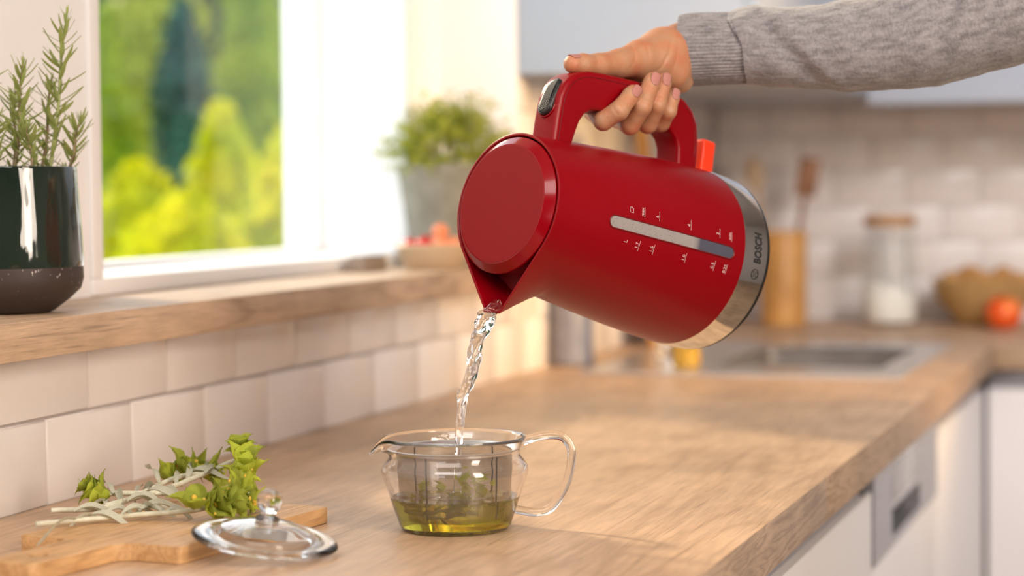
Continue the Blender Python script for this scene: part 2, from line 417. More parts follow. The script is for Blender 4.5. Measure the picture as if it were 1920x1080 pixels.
shrub('shrub', 'tall pointed lime shrub in the middle of the window view', 420, 430, 5.2, 0.16, 0.30, LIME, 900, pointy=0.55)
shrub('shrub', 'lime shrub at the lower right edge of the window view', 552, 430, 5.0, 0.15, 0.23, LIME, 800, pointy=.2)
shrub('shrub', 'low yellow-green shrub in front of the taller garden shrubs', 350, 540, 4.6, 0.16, 0.19, LIME, 600)
shrub('tree', 'dark teal conifer standing behind the lime shrubs', 345, 235, 6.2, 0.11, 0.36, TEAL, 900, pointy=0.3)
shrub('tree', 'pale olive tree behind the dark teal conifer', 300, 150, 7.2, 0.20, 0.42, OLIVE, 1000, 0.07)
shrub('tree', 'fresh green tree at the upper right of the window view', 478, 95, 6.4, 0.10, 0.42, GREEN, 800)
shrub('tree', 'deep green tree at the right edge of the window view', 560, 160, 6.8, 0.13, 0.42, TEAL, 800)
shrub('tree', 'yellow-green slender tree at the left edge of the window view', 200, 280, 6.0, 0.06, 0.40, GREEN, 500)
hd = thing('hedge', 'dark hedge closing off the garden behind the trees', 'hedge', (-3.4, 8.5, -0.02))
def hp(s): return (-6.6 + 6.4 * s, 6.3 + 4.6 * s)
hv = []; hf = []
for i in range(41):
    x, y = hp(i / 40)
    for j in range(9):
        z = -0.02 + j * 0.4; q = noise.noise(Vector((i * .35, j * .6, 1))) * .22
        hv.append((x - .58 * q, y + .8 * q, z))
for i in range(40):
    for j in range(8): a = i * 9 + j; hf.append((a, a + 9, a + 10, a + 1))
pydata('inner_foliage', hv, hf, DARKG, hd, True)
items = []
for _ in range(5200):
    s = random.random(); x, y = hp(s); z = random.uniform(0.3, 3.2); q = random.uniform(-.1, .35)
    items.append(((x + .58 * q, y - .8 * q, z), (.6 + random.gauss(0, .5), -.8 + random.gauss(0, .5), .4)))
leaf_cloud('foliage', DARKG, hd, items, 0.10)

# ================================================================ kitchen run
wt = thing('worktop', 'light oak L-shaped kitchen worktop carrying the teacup and sink', 'worktop', (0.3, 2.2, ZC))
SX = (0.0, 0.105, 0.535, 0.61, 2.3); SY = (0.75, 2.945, 3.56, 3.62, YE)
def kk(i, j):
    if i == 1 and j == 1: return False
    if i == 3 and j < 3: return False
    return True
slab('slab', list(SX), list(SY), kk, ZC - 0.04, ZC, M['oak'], wt)
box('edge_strip', 0.61, 0.6112, 0.75, 1.9295, ZC - 0.04, ZC + 0.0001, M['oak_edge'], wt, bev=0.0005)
box('edge_strip', 0.61, 0.6112, 1.930, 3.619, ZC - 0.04, ZC + 0.0001, M['oak_edge'], wt, bev=0.0005)
box('edge_strip', 0.613, 2.3, 3.6188, 3.62, ZC - 0.04, ZC + 0.0001, M['oak_edge'], wt, bev=0.0005)

def base_unit(name, label, cat, y0, y1):
    t = thing(name, label, cat, (0.3, (y0 + y1) / 2, 0.0))
    box('body', 0.02, 0.568, y0 + 0.001, y1 - 0.001, 0.1, ZC - 0.041 - (0.16 if 'sink' in label else 0.0), M['front'], t, bev=0.001)
    box('plinth', 0.05, 0.53, y0 + 0.001, y1 - 0.001, 0.0, 0.098, M['steel_dw'], t, bev=0.001)
    return t
def rail(t, y0, y1):
    box('grip_rail', 0.5685, 0.580, y0 + 0.003, y1 - 0.003, ZC - 0.094, ZC - 0.0415, M['steel_dw'], t, bev=0.001)
b1 = base_unit('drawer_unit', 'white handleless drawer cabinet nearest the camera under the worktop', 'cabinet', 1.46, 2.358)
rail(b1, 1.46, 2.33)
box('rail_end', 0.5685, 0.5835, 2.331, 2.356, ZC - 0.09, ZC - 0.0415, M['black'], b1)
for z0, z1 in ((0.52, ZC - 0.073), (0.11, 0.517)):
    box('drawer', 0.570, 0.590, 1.462, 2.356, z0, z1, M['front'], b1, bev=0.0015)
dw = base_unit('dishwasher', 'built-in dishwasher with grey steel control panel under the worktop', 'dishwasher', 2.36, 2.96)
slab('control_panel', [2.362, 2.505, 2.765, 2.958], [ZC - 0.158, ZC - 0.146, ZC - 0.115, ZC - 0.0525], lambda i, j: not (i == 1 and j == 1), 0.5685, 0.592, M['steel_dw'], dw, (2, 0, 1))
box('handle_recess', 0.560, 0.571, 2.504, 2.766, ZC - 0.147, ZC - 0.114, M['dark'], dw)
dp = box('display', 0.5915, 0.5935, 2.51, 2.762, ZC - 0.106, ZC - 0.058, mat('display_glass', (0.26, 0.25, 0.26), 0.15), dw, bev=0.0006)
box('display_frame', 0.5912, 0.5928, 2.505, 2.767, ZC - 0.1085, ZC - 0.0555, M['steel'], dw, bev=0.0004)
box('door', 0.5685, 0.590, 2.362, 2.958, 0.11, ZC - 0.161, M['front'], dw)
b3 = base_unit('sink_cabinet', 'white cabinet under the sink in the corner', 'cabinet', 2.962, 3.60)
rail(b3, 2.962, 3.60)
box('door', 0.570, 0.590, 2.966, 3.598, 0.11, ZC - 0.073, M['front'], b3)
def back_unit(label, x0, x1):
    t = thing('base_cabinet', label, 'cabinet', ((x0 + x1) / 2, 3.95, 0))
    box('body', x0, x1, 3.665, YE, 0.1, ZC - 0.041, M['front'], t, bev=0.001)
    box('plinth', x0, x1, 3.70, YE, 0.0, 0.098, M['steel_dw'], t, bev=0.001)
    box('grip_rail', x0 + .002, x1 - .002, 3.652, 3.664, ZC - 0.09, ZC - 0.0415, M['steel_dw'], t)
    box('door', x0 + .002, x1 - .002, 3.640, 3.6635, 0.11, ZC - 0.075, M['front'], t)
box('corner_filler', 0.571, 0.589, 3.6035, 3.66, 0.11, ZC - 0.075, M['front'], b3)
back_unit('white base cabinet in the end run, just right of the corner', 0.595, 1.22)
back_unit('white base cabinet in the end run, second from the corner', 1.224, 1.82)
# wall cabinets
uc = thing('wall_cabinet', 'blue-grey wall cabinet on the window wall above the sink', 'cabinet', (0.17, 3.5, 1.35))
box('body', 0.001, 0.33, YN + 0.001, YE - 0.001, ZC + 0.431, 2.2, M['cab_grey'], uc, bev=0.001)
for k in range(2):
    box('door', 0.331, 0.35, YN + 0.003 + k * 0.5, YN + 0.499 + k * 0.5, ZC + 0.433, 2.2, M['cab_grey'], uc)
for k in range(3):
    x0 = 0.352 + k * 0.46
    u = thing('wall_cabinet', ('blue-grey wall cabinet on the end wall, nearest the corner', 'blue-grey wall cabinet on the end wall, second from the corner', 'blue-grey wall cabinet on the end wall, third from the corner')[k], 'cabinet', (x0 + .23, 4.1, 1.35))
    box('body', x0, x0 + 0.458, 3.95, YE - 0.001, ZC + 0.418, 2.2, M['cab_grey'], u, bev=0.001)
    box('door', x0 + .001, x0 + 0.457, 3.93, 3.949, ZC + 0.416, 2.2, M['cab_grey'], u)
# sink
sk = thing('sink', 'stainless steel inset sink with a rectangular basin in the corner of the worktop', 'sink', (0.32, 3.25, ZC))
slab('rim', [0.09, 0.255, 0.50, 0.548], [2.93, 3.075, 3.46, 3.575], lambda i, j: not (i == 1 and j == 1), ZC + 0.0006, ZC + 0.005, M['steel'], sk)
bm = bmesh.new(); add_box(bm, 0.255, 0.50, 3.075, 3.46, ZC - 0.17, ZC + 0.003, 0)
bmesh.ops.delete(bm, geom=[f for f in bm.faces if f.normal.z > 0.9], context='FACES')
bmesh.ops.bevel(bm, geom=[e for e in bm.edges if not e.is_boundary], offset=0.022, segments=4, profile=0.5, affect='EDGES')
bmesh.ops.reverse_faces(bm, faces=bm.faces[:])
bm_obj('basin', bm, noisy('shaded_basin_steel', (.22, .20, .19), (.27, .25, .24), 20, .4, .02, metal=.6), sk, True)  # basin's shade put into the colour: darker copy of the rim steel
lathe('drain', [(0.001, .002), (0.028, .002), (0.033, 0.0045), (0.035, 0.001)], M['chrome'], sk, 32, loc=(0.377, 3.27, ZC - 0.1695), world=True)
for k in range(5):
    box('drainer_ridge', 0.285 + k * 0.045, 0.292 + k * 0.045, 3.495, 3.555, ZC + 0.0046, ZC + 0.0068, M['steel'], sk, bev=0.001)
# faucet
fc = thing('faucet', 'tall chrome gooseneck faucet behind the sink basin', 'faucet', (0.172, 3.14, ZC + 0.005))
fc.rotation_euler = (0, 0, radians(82))
lathe('base', [(0.001, 0), (0.027, 0), (0.027, 0.006), (0.022, 0.012), (0.020, 0.07), (0.015, 0.078), (0.001, 0.078)], M['chrome'], fc, 32)
tube('spout', [(0, 0, .07), (0, 0, .2), (0, 0, .31), (0.012, 0.002, .342), (0.037, 0.006, .358), (0.062, 0.01, .342), (0.074, 0.012, .31), (0.074, 0.012, .26)], 0.0115, M['chrome'], fc, 16, 5)
lathe('nozzle', [(0.001, 0), (0.013, 0), (0.0145, 0.01), (0.0145, 0.05), (0.012, 0.055), (0.001, 0.055)], M['chrome'], fc, 24, loc=(0.074, 0.012, 0.215))
tube('lever', [(0, -.018, .045), (0, -.04, .052), (0.0, -.085, .075)], [0.009, 0.006, 0.004], M['chrome'], fc, 12)
# things round the sink
ct = thing('chopping_board', 'tall amber wooden board leaning on the tiles behind the faucet', 'board', (0.03, 3.55, ZC))
bm = bmesh.new(); add_box(bm, -0.009, 0.009, -0.09, 0.09, 0.0, 0.30, 0.006, 3); add_box(bm, -0.009, 0.009, -0.02, 0.02, 0.295, 0.385, 0.008, 3)
o = bm_obj('board', bm, M['amber_wood'], ct); o.location = (0.035, 0, 0.001); o.rotation_euler = (0, -0.115, 0)
def bottle(label, x, y, prof, m, capm, cap):
    t = thing('bottle', label, 'bottle', (x, y, ZC + 0.0005))
    lathe('body', prof, m, t, 32, True)
    lathe('pump', cap, capm, t, 20, True, True)
    return t
bottle('slim grey soap bottle against the tiles left of the faucet', 0.036, 3.08, [(0.028, 0), (0.031, .004), (0.031, .12), (0.026, .14), (0.012, .15), (0.012, .16)], noisy('grey_ceramic', (.20, .20, .23), (.25, .25, .28), 20, .4), M['chrome'], [(0.013, .158), (0.013, .175), (0.005, .177), (0.005, .2), (.001, .2)])
yg = mat('yellow_soap', (0.60, 0.36, 0.05), 0.15); yg.node_tree.nodes['Principled BSDF'].inputs['Transmission Weight'].default_value = 0.35
bottle('yellow dish soap bottle on the sink ledge right of the faucet', 0.222, 3.03, [(0.018, .005), (0.021, .009), (0.021, .10), (0.017, .118), (0.009, .126), (0.009, .135)], yg, M['front'], [(0.010, .133), (0.010, .15), (0.004, .152), (0.003, .165), (.001, .165)])
# utensil holder
uh = thing('utensil_holder', 'tall round amber wooden holder for cooking utensils by the tiled end wall', 'holder', (0.171, 4.07, ZC))
lathe('cup', [(0.001, 0.001), (0.042, 0.001), (0.044, 0.003), (0.045, 0.178), (0.0435, 0.181), (0.040, 0.178), (0.040, 0.012), (0.001, 0.012)], M['amber_wood'], uh, 40)
def utensil(nm, label, x, y, lean, ang, L, m, head):
    t = thing(nm, label, 'utensil', (0.171 + x, 4.07 + y, ZC + 0.016)); t.rotation_euler = (0, lean, ang)
    tube('handle', [(0, 0, 0), (0, 0, L * .5), (0, 0, L)], [0.005, 0.0055, 0.005], m, t, 10)
    if head == 'spoon':
        lathe('bowl', [(0.001, L - .01), (0.012, L), (0.022, L + .025), (0.020, L + .045), (0.010, L + .06), (0.001, L + .063)], m, t, 20).scale = (1, .35, 1)
    else:
        box('blade', -0.02, 0.02, -0.003, 0.003, L - .005, L + .07, m, t, False, .002)
utensil('wooden_spatula', 'dark wooden spatula leaning right in the utensil holder', 0.0, 0.005, 0.17, 0.1, 0.24, noisy('dark_spoon_wood', (0.20, 0.09, 0.04), (0.28, 0.13, 0.06), 30, .5), 'blade')
utensil('wooden_spoon', 'pale wooden spoon leaning left in the utensil holder', -0.012, -0.004, -0.15, 0.2, 0.25, M['pale_wood'], 'spoon')
# storage jar
jr = thing('storage_jar', 'clear glass storage jar with wooden lid by the end wall', 'jar', (0.372, 4.09, ZC + 0.0005))
lathe('glass', [(0.001, 0.001), (0.048, 0.001), (0.052, 0.006), (0.052, 0.13), (0.047, 0.15), (0.046, 0.19), (0.0445, 0.19), (0.0445, 0.15), (0.0495, 0.13), (0.0495, 0.008), (0.001, 0.006)], M['pane'], jr, 48)
fl = bmesh.new()
pv, pf = lathe_data([(0.001, 0.0065), (0.047, 0.0075), (0.049, 0.012), (0.049, 0.075), (0.04, 0.076), (0.001, 0.078)], 40)
pv = [(a, b, z + (0.012 * (-a / 0.05) if z > 0.05 else 0)) for a, b, z in pv]
fl.free(); fo = pydata('flour', pv, pf, noisy('flour', (0.80, 0.76, 0.68), (0.84, 0.80, 0.73), 60, 0.95), jr); fo['label'] = 'white flour filling the lower jar'
lathe('lid', [(0.001, 0.188), (0.047, 0.189), (0.049, 0.192), (0.049, 0.206), (0.047, 0.209), (0.001, 0.209)], noisy('lid_wood', (0.36, 0.19, 0.08), (0.44, 0.24, 0.10), 20, .5), jr, 40)
# bowl and its contents
bw = thing('fruit_bowl', 'wide brown wicker bowl at the right end of the back worktop', 'bowl', (0.545, 4.145, ZC + 0.0005))
lathe('bowl', [(0.001, 0.001), (0.05, 0.001), (0.055, 0.006), (0.088, 0.045), (0.099, 0.078), (0.101, 0.085), (0.097, 0.087), (0.094, 0.078), (0.084, 0.05), (0.05, 0.012), (0.001, 0.010)], noisy('wicker', (0.34, 0.20, 0.07), (0.50, 0.32, 0.12), 55, .7, .6, (1, 1, 3), .003), bw, 48)
potm = noisy('potato_skin', (0.42, 0.20, 0.06), (0.55, 0.30, 0.10), 18, .7, .3)
def blob(name, label, cat, p, r, m, sq=(1, 1, 1), group=None, stem=False, rz=0.0):
    t = thing(name, label, cat, p, group)
    b = bmesh.new(); bmesh.ops.create_uvsphere(b, u_segments=20, v_segments=14, radius=r)
    for v in b.verts:
        q = v.co.normalized(); k = 1 + 0.05 * noise.noise(q * 2 + Vector(p) * 9)
        dimple = 1 - 0.28 * exp(-((q.x ** 2 + q.y ** 2) / 0.05)) * (1 if q.z > 0 else 0.5) * (1 if stem else 0)
        v.co = Vector((v.co.x * sq[0], v.co.y * sq[1], v.co.z * sq[2] * dimple)) * k
    o = bm_obj('body', b, m, t); o.rotation_euler = (0, 0, rz)
    if stem: tube('stem', [(0, 0, r * sq[2] * .66), (0.001, 0, r * sq[2] * .9), (0.003, 0.001, r * sq[2] * 1.12)], [0.0012, .001, .0014], CORE, t, 8)
    return t
pl = ('leftmost brown potato in the wicker bowl', 'second brown potato from the left in the wicker bowl', 'third brown potato from the left in the wicker bowl', 'fourth brown potato from the left in the wicker bowl', 'rightmost brown potato in the wicker bowl')
for k in range(5):
    blob('potato', pl[k], 'potato', (0.545 - 0.062 + 0.031 * k, 4.145 + (0.022 if k % 2 else -0.02), ZC + 0.074 + 0.010 * (k % 2)), 0.026, potm, (0.85, 1.2, 1.1), 'potatoes in the wicker bowl', False, k * 1.1)
am = mat('apple_skin', (0.75, 0.06, 0.01), 0.3); t = NT(am)
t.l(t.ramp(t.noise(t.coord((1, 1, .7)), 28, 3), [(0.38, (0.70, 0.03, 0.008)), (0.62, (0.85, 0.20, 0.02))]), t.b.inputs['Base Color'])
blob('apple', 'red-orange apple on the worktop in front of the wicker bowl', 'apple', (0.590, 4.020, ZC + 0.0300), 0.034, am, (1, 1, .93), stem=True)

# ================================================================ windowsill things
pg = mat('dark_glaze', (0.006, 0.016, 0.010), 0.06); t = NT(pg)
pg.node_tree.nodes['Principled BSDF'].inputs['Coat Weight'].default_value = 0.6
gg = t.noise(t.coord((1, 1, .35)), 26, 2); t.bump(gg, 0.8, 0.010)
t.l(t.ramp(t.noise(t.coord((1, 1, .5)), 14, 2), [(0.3, (0.004, 0.012, 0.007)), (0.7, (0.018, 0.028, 0.020))]), t.b.inputs['Base Color'])
pm = mat('matte_clay', (0.045, 0.03, 0.026), 0.55); t = NT(pm)
sp = t.n('TexVoronoi'); sp.inputs['Scale'].default_value = 330; t.l(t.coord((1, 1, .6)), sp.inputs[0])
zz = t.n('SeparateXYZ'); t.l(t.coord(), zz.inputs[0])
zr = t.ramp(zz.outputs[2], [(0.012, 0.0), (0.026, 1.0)])
spk = t.mix(1.0, t.ramp(sp.outputs[0], [(0.16, 1.0), (0.26, 0.0)]), zr, 'MULTIPLY')
spk = t.mix(1.0, spk, t.ramp(t.noise(t.coord(), 60, 2), [(.5, 0.0), (.62, 1.0)]), 'MULTIPLY')
t.l(t.mix(spk, (0.042, 0.028, 0.024), (0.45, 0.40, 0.38)), t.b.inputs['Base Color'])
RP = thing('potted_rosemary', 'rosemary plant in a glossy dark green ceramic pot on the windowsill', 'potted plant', (-0.048, 1.625, SILL))
lathe('pot_base', [(0.001, 0.0005), (0.034, 0.0005), (0.038, 0.002), (0.052, 0.0125), (0.0610, 0.021), (0.0635, 0.030), (0.0632, 0.0405)], pm, RP, 72)
lathe('pot', [(0.0634, 0.040), (0.0638, 0.045), (0.0624, 0.075), (0.0605, 0.105), (0.0592, 0.1235), (0.0585, 0.126), (0.0570, 0.1265), (0.0560, 0.125), (0.0555, 0.11), (0.001, 0.109)], pg, RP, 72)
soilm = noisy('soil', (0.03, 0.018, 0.01), (0.06, 0.035, 0.02), 90, .95, .8, dist=.004)
lathe('soil', [(0.0555, 0.113), (0.04, 0.1145), (0.02, 0.113), (0.001, 0.115)], soilm, RP, 32)
rl = leaf_mat('rosemary_leaf', (0.26, 0.33, 0.08), (0.46, 0.52, 0.20), 0.4, 0.45, 60)
stemm = noisy('woody_stem', (0.24, 0.15, 0.09), (0.30, 0.24, 0.13), 60, .7)
stemg = noisy('green_stem', (0.26, 0.30, 0.10), (0.34, 0.36, 0.14), 60, .6)
def needle_mesh():
    v = []; f = []; n = 7
    for i in range(n):
        t = i / (n - 1); w = 0.0013 * (sin(pi * (0.12 + 0.86 * t)) ** 0.6); x = t; z = 0.16 * t * t
        v += [(x, -w * 55, z + .012), (x, 0, z - .01), (x, w * 55, z + .012)]
    for i in range(n - 1):
        a = i * 3; f += [(a, a + 3, a + 4, a + 1), (a + 1, a + 4, a + 5, a + 2)]
    me = bpy.data.meshes.new('needle'); me.from_pydata(v, [], f); me.materials.append(rl); me.shade_smooth(); return me
NEED = needle_mesh()
def rosemary_stem(x0, y0, x1, y1, h, nl, z0=0.112, lmax=0.021):
    ctrl = [(x0, y0, z0), (x0 + (x1 - x0) * .35 + .003, y0 + (y1 - y0) * .3, z0 + h * .4), (x0 + (x1 - x0) * .7, y0 + (y1 - y0) * .7, z0 + h * .75), (x1, y1, z0 + h)]
    s = tube('stem', ctrl, [0.0018, 0.0015, 0.0011, 0.0006], stemm if h < .12 else stemg, RP, 8, 6)
    rows = smooth_path(ctrl, 20); pts = [Vector(r[:3]) for r in rows]
    for k in range(nl):
        t = 0.04 + 0.95 * (k + .5) / nl; p = pts[min(int(t * (len(pts) - 1)), len(pts) - 1)]
        o = bpy.data.objects.new('leaf', NEED); COL.objects.link(o); o.parent = s; o.location = p
        L = lmax * (0.62 + 0.5 * sin(pi * min(1, t * 1.05))) * random.uniform(.75, 1.15) * (1.0 if t < .85 else .65)
        o.scale = (L, L * 1.15, L)
        up = radians(random.uniform(18, 48) + 38 * max(0, (t - .75) / .25))
        o.rotation_euler = Euler((random.uniform(-.4, .4), -up, k * 2.4 + random.uniform(-.35, .35)), 'XYZ')
rosemary_stem(0.042, -0.004, 0.060, 0.003, 0.146, 62, lmax=.023)
rosemary_stem(0.014, -0.015, 0.024, -0.010, 0.106, 56, lmax=.022)
rosemary_stem(0.024, 0.012, 0.040, 0.010, 0.092, 42)
rosemary_stem(0.002, 0.004, 0.006, 0.006, 0.080, 44)
rosemary_stem(0.036, -0.022, 0.034, -0.024, 0.050, 34)
rosemary_stem(-0.010, -0.022, -0.008, -0.020, 0.112, 42)
rosemary_stem(-0.030, 0.008, -0.038, 0.006, 0.12, 30)
rosemary_stem(0.046, 0.016, 0.064, 0.016, 0.056, 32)
rosemary_stem(0.004, -0.034, 0.010, -0.036, 0.056, 36)

HP = thing('potted_herb', 'bushy thyme plant in a tapered grey textured pot at the far end of the windowsill', 'potted plant', (-0.042, 2.755, SILL))
hm = noisy('grey_pot', (0.20, 0.185, 0.14), (0.27, 0.25, 0.20), 30, .85)
nP = 96; prof = [(0.001, .0005), (0.050, .0005), (0.053, .003)] + [(0.053 + 0.0195 * k / 30, .004 + .128 * k / 30) for k in range(31)] + [(0.0728, .1345), (0.0715, .137), (0.0690, .136), (0.066, .118), (0.001, .118)]
v, f = lathe_data(prof, nP)
for i, (a, b, z) in enumerate(v):
    j = i // nP; k = i % nP
    if 3 <= j <= 31:
        g = 1 - 0.012 * (0.5 + 0.5 * math.cos(2 * pi * (k / 6 + z / .022))) * (0.5 + 0.5 * math.cos(2 * pi * (k / 6 - z / .022))) * 1.6
        v[i] = (a * g, b * g, z)
pydata('pot', v, f, hm, HP, angle=60)
lathe('soil', [(0.0665, 0.119), (0.03, 0.122), (0.001, 0.122)], soilm, HP, 32)
THY = leaf_mat('thyme_leaf', (0.26, 0.30, 0.03), (0.50, 0.50, 0.08), 0.45, 0.5, 40)
hx, hy = -0.042, 2.755
items = []
def keep_off(p):
    if hy + p.y > 2.765: p.x = max(p.x, WX + .008 - hx)
    return p
for s in range(30):
    a = random.uniform(0, 6.283); sp_ = random.uniform(0.15, 1.0) ** .6
    tip = keep_off(Vector((sp_ * 0.085 * cos(a), sp_ * 0.075 * sin(a), .118 + random.uniform(.07, .105) * (1.1 - .35 * sp_))))
    c = [(0.25 * tip.x, 0.25 * tip.y, .118), (0.6 * tip.x, .6 * tip.y, .118 + (tip.z - .118) * .55), tuple(tip)]
    tube('stem', c, [.0010, .0008, .0006], stemg, HP, 6, 4)
for s in range(300):
    a = random.uniform(0, 6.283); el = random.uniform(-.25, 1.45); d = Vector((cos(a) * cos(el), sin(a) * cos(el), sin(el)))
    R_ = random.uniform(.45, 1.0) ** .5 * random.uniform(.85, 1.18)
    c0 = Vector((0, 0, .150)); e = keep_off(c0 + Vector((d.x * .105 * R_, d.y * .095 * R_, d.z * .085 * R_))); e.z = max(e.z, .128)
    b = c0 + (e - c0) * .6
    for q in range(15):
        r = b.lerp(e, q / 14) + Vector((random.gauss(0, .0035), random.gauss(0, .0035), random.gauss(0, .0035)))
        items.append((Vector((hx, hy, SILL)) + r, (random.gauss(0, 1), random.gauss(0, 1), random.gauss(.5, 1))))
leaf_cloud('foliage', THY, HP, items, 0.0075, ratio=.6)
# shallow bowl with tomatoes
sb = on_height(815, 503, SILL)
sbx, sby = -0.020, 2.625
SB = thing('snack_bowl', 'shallow cream ceramic bowl on the windowsill in front of the grey pot', 'bowl', (sbx, sby, SILL + .0004))
lathe('bowl', [(0.001, 0), (0.034, 0), (0.037, 0.003), (0.047, 0.022), (0.050, 0.031), (0.0485, 0.033), (0.0465, 0.030), (0.040, 0.012), (0.001, 0.008)], noisy('cream_ceramic', (0.46, 0.33, 0.20), (0.52, 0.38, 0.25), 14, .4, .03), SB, 48)
tm = mat('tomato_red', (0.55, 0.012, 0.008), .22); tp = mat('tomato_orange', (0.75, 0.22, 0.09), .25)
for k, (dx, dy, dz, r, mm, lb) in enumerate([(-.026, -.018, .030, .0115, tm, 'leftmost red cherry tomato in the cream bowl'), (-.006, -.024, .031, .0115, tm, 'red cherry tomato in the cream bowl, second from the left'), (-.012, .004, .033, .0115, tm, 'red cherry tomato at the back of the cream bowl'),
                                   (.014, -.016, .033, .0125, tp, 'orange-pink tomato in the middle of the cream bowl'), (.010, -.003, .049, .0115, tp, 'topmost pale orange tomato on the heap in the cream bowl'), (.030, -.006, .032, .011, tp, 'rightmost orange tomato in the cream bowl')]):
    blob('cherry_tomato', lb, 'tomato', (sbx + dx, sby + dy, SILL + dz), r, mm, (1, 1, .95), 'cherry tomatoes in the cream bowl')
wbk = thing('wooden_block', 'small beige-grey wooden block on the windowsill left of the cream bowl', 'block', (-0.088, 2.56, SILL + .0004))
bm = bmesh.new(); add_box(bm, -.012, .012, -.040, .040, 0, .0175, .0015, 2); bm_obj('block', bm, noisy('beige_block', (.24, .18, .135), (.28, .215, .17), 12, .6), wbk)
bm = bmesh.new(); add_box(bm, -.0095, .0095, -.037, .037, .0175, .0195, .0006, 1); bm_obj('lid_plate', bm, noisy('beige_block_top', (.20, .15, .11), (.23, .175, .14), 12, .6), wbk)

# ================================================================ cutting board
def P2(v): return (v[0], v[1])
BA, BB, BD = Vector((0.2446, 1.3629)), Vector((0.2716, 1.5703)), Vector((0.1029, 1.3821))
ex = (BB - BA).normalized(); ey = Vector((-ex.y, ex.x)) # long axis, across (towards the wall)
CB = thing('cutting_board', 'bamboo cutting board with a handle lying on the worktop under the dried herbs', 'cutting board', mw=Matrix(((ey.x, ex.x, 0, BA.x), (ey.y, ex.y, 0, BA.y), (0, 0, 1, ZC + .0003), (0, 0, 0, 1))))
# local: x across to the wall (0..0.1427), y along (0..0.209); handle towards -y
Wd, Ld = 0.1427, 0.2092
def arc(cx, cy, r, a0, a1, n=6): return [(cx + r * cos(radians(a0 + (a1 - a0) * i / n)), cy + r * sin(radians(a0 + (a1 - a0) * i / n))) for i in range(n + 1)]
hx0, hx1 = 0.0535, 0.0935
out = arc(.004, .004, .004, 180, 270) + [(hx0 - .016, 0.0)] + arc(hx0 - .016, -.014, .014, 90, 0)[1:] + [(hx0 - .001, -.085)] + arc(hx0 + .006, -.092, .008, 180, 270) + arc(hx1 - .006, -.092, .008, 270, 360) + [(hx1 + .001, -.085)] + arc(hx1 + .016, -.014, .014, 180, 90) + arc(Wd - .004, .004, .004, 270, 360) + arc(Wd - .004, Ld - .004, .004, 0, 90) + arc(.004, Ld - .004, .004, 90, 180)
hole = [(hx0 + .020 + .0075 * cos(2 * pi * i / 24), -.066 + .0075 * sin(2 * pi * i / 24)) for i in range(24)]
bm = bmesh.new()
vo = [bm.verts.new((x, y, 0)) for x, y in out]; vh = [bm.verts.new((x, y, 0)) for x, y in hole]
eo = [bm.edges.new((vo[i], vo[(i + 1) % len(vo)])) for i in range(len(vo))]; eh = [bm.edges.new((vh[i], vh[(i + 1) % 24])) for i in range(24)]
g = bmesh.ops.triangle_fill(bm, use_beauty=True, edges=eo + eh)
fs = [x for x in g['geom'] if isinstance(x, bmesh.types.BMFace)]
ext = bmesh.ops.extrude_face_region(bm, geom=fs)
bmesh.ops.translate(bm, vec=(0, 0, 0.013), verts=[x for x in ext['geom'] if isinstance(x, bmesh.types.BMVert)])
bmesh.ops.recalc_face_normals(bm, faces=bm.faces[:])
sharp = [e for e in bm.edges if len(e.link_faces) == 2 and abs(e.link_faces[0].normal.dot(e.link_faces[1].normal)) < .3 and abs(e.verts[0].co.z - e.verts[1].co.z) < .001]
bmesh.ops.bevel(bm, geom=sharp, offset=.0009, segments=2, profile=.6, affect='EDGES')
bm_obj('plank', bm, M['board'], CB, angle=50)
BT = ZC + .0133
def bpt(px, py, dz=0.0): return on_height(px, py, BT + dz)

# ================================================================ dried herb sprigs
felt = noisy('felted_stem', (0.56, 0.54, 0.40), (0.68, 0.66, 0.52), 160, .9, .4, dist=.0006)
feltleaf = leaf_mat('felted_leaf', (0.42, 0.43, 0.33), (0.66, 0.65, 0.53), 0.2, .85, 90)
bract = leaf_mat('green_bract', (0.26, 0.33, 0.03), (0.50, 0.54, 0.10), 0.4, .75, 260)
bractl = leaf_mat('lime_bract', (0.46, 0.54, 0.03), (0.66, 0.72, 0.12), 0.45, .75, 260)
budm = noisy('yellow_bud', (0.70, 0.42, 0.03), (0.80, 0.56, 0.10), 300, .7)
def bract_mesh(nm, m, cup=.55, w=.5, tip=1.0, seed=0):
    v = []; f = []; n, k = 12, 9
    for i in range(n):
        t = i / (n - 1)
        ww = w * (sin(pi * min(1, .10 + .95 * t ** .75)) ** .9) * (1 - .35 * t) + .010 * (1 - t)
        for j in range(k):
            s = (j / (k - 1) * 2 - 1)
            rag = .05 * noise.noise(Vector((t * 7, s * 4, seed * 3.1)))
            x = ww * sin(s * 1.2) * (1 + rag * 2)
            z = cup * ww * (1 - cos(s * 1.3)) * 1.5 + .35 * t * t - .45 * tip * max(0, t - .55) ** 2 * 2 + .018 * cos(s * 9) * sin(pi * t) + rag
            v.append((t + .04 * abs(s) * (1 - t), x + .10 * seed * t * t, z))
    for i in range(n - 1):
        for j in range(k - 1): a = i * k + j; f.append((a, a + k, a + k + 1, a + 1))
    me = bpy.data.meshes.new(nm); me.from_pydata(v, [], f); me.materials.append(m); me.shade_smooth(); return me
BR = [bract_mesh('bract', (bract, bractl, bract, bract)[q], .5 + .15 * (q % 2), .42 + .06 * (q % 3), .6 + .5 * q, q - 1.5) for q in range(4)]
BRL = [bract_mesh('bract_lime', (bractl, bractl, bract, bractl)[q], .5 + .12 * (q % 2), .46 + .05 * (q % 3), .8 + .5 * q, q - 1.5) for q in range(4)]
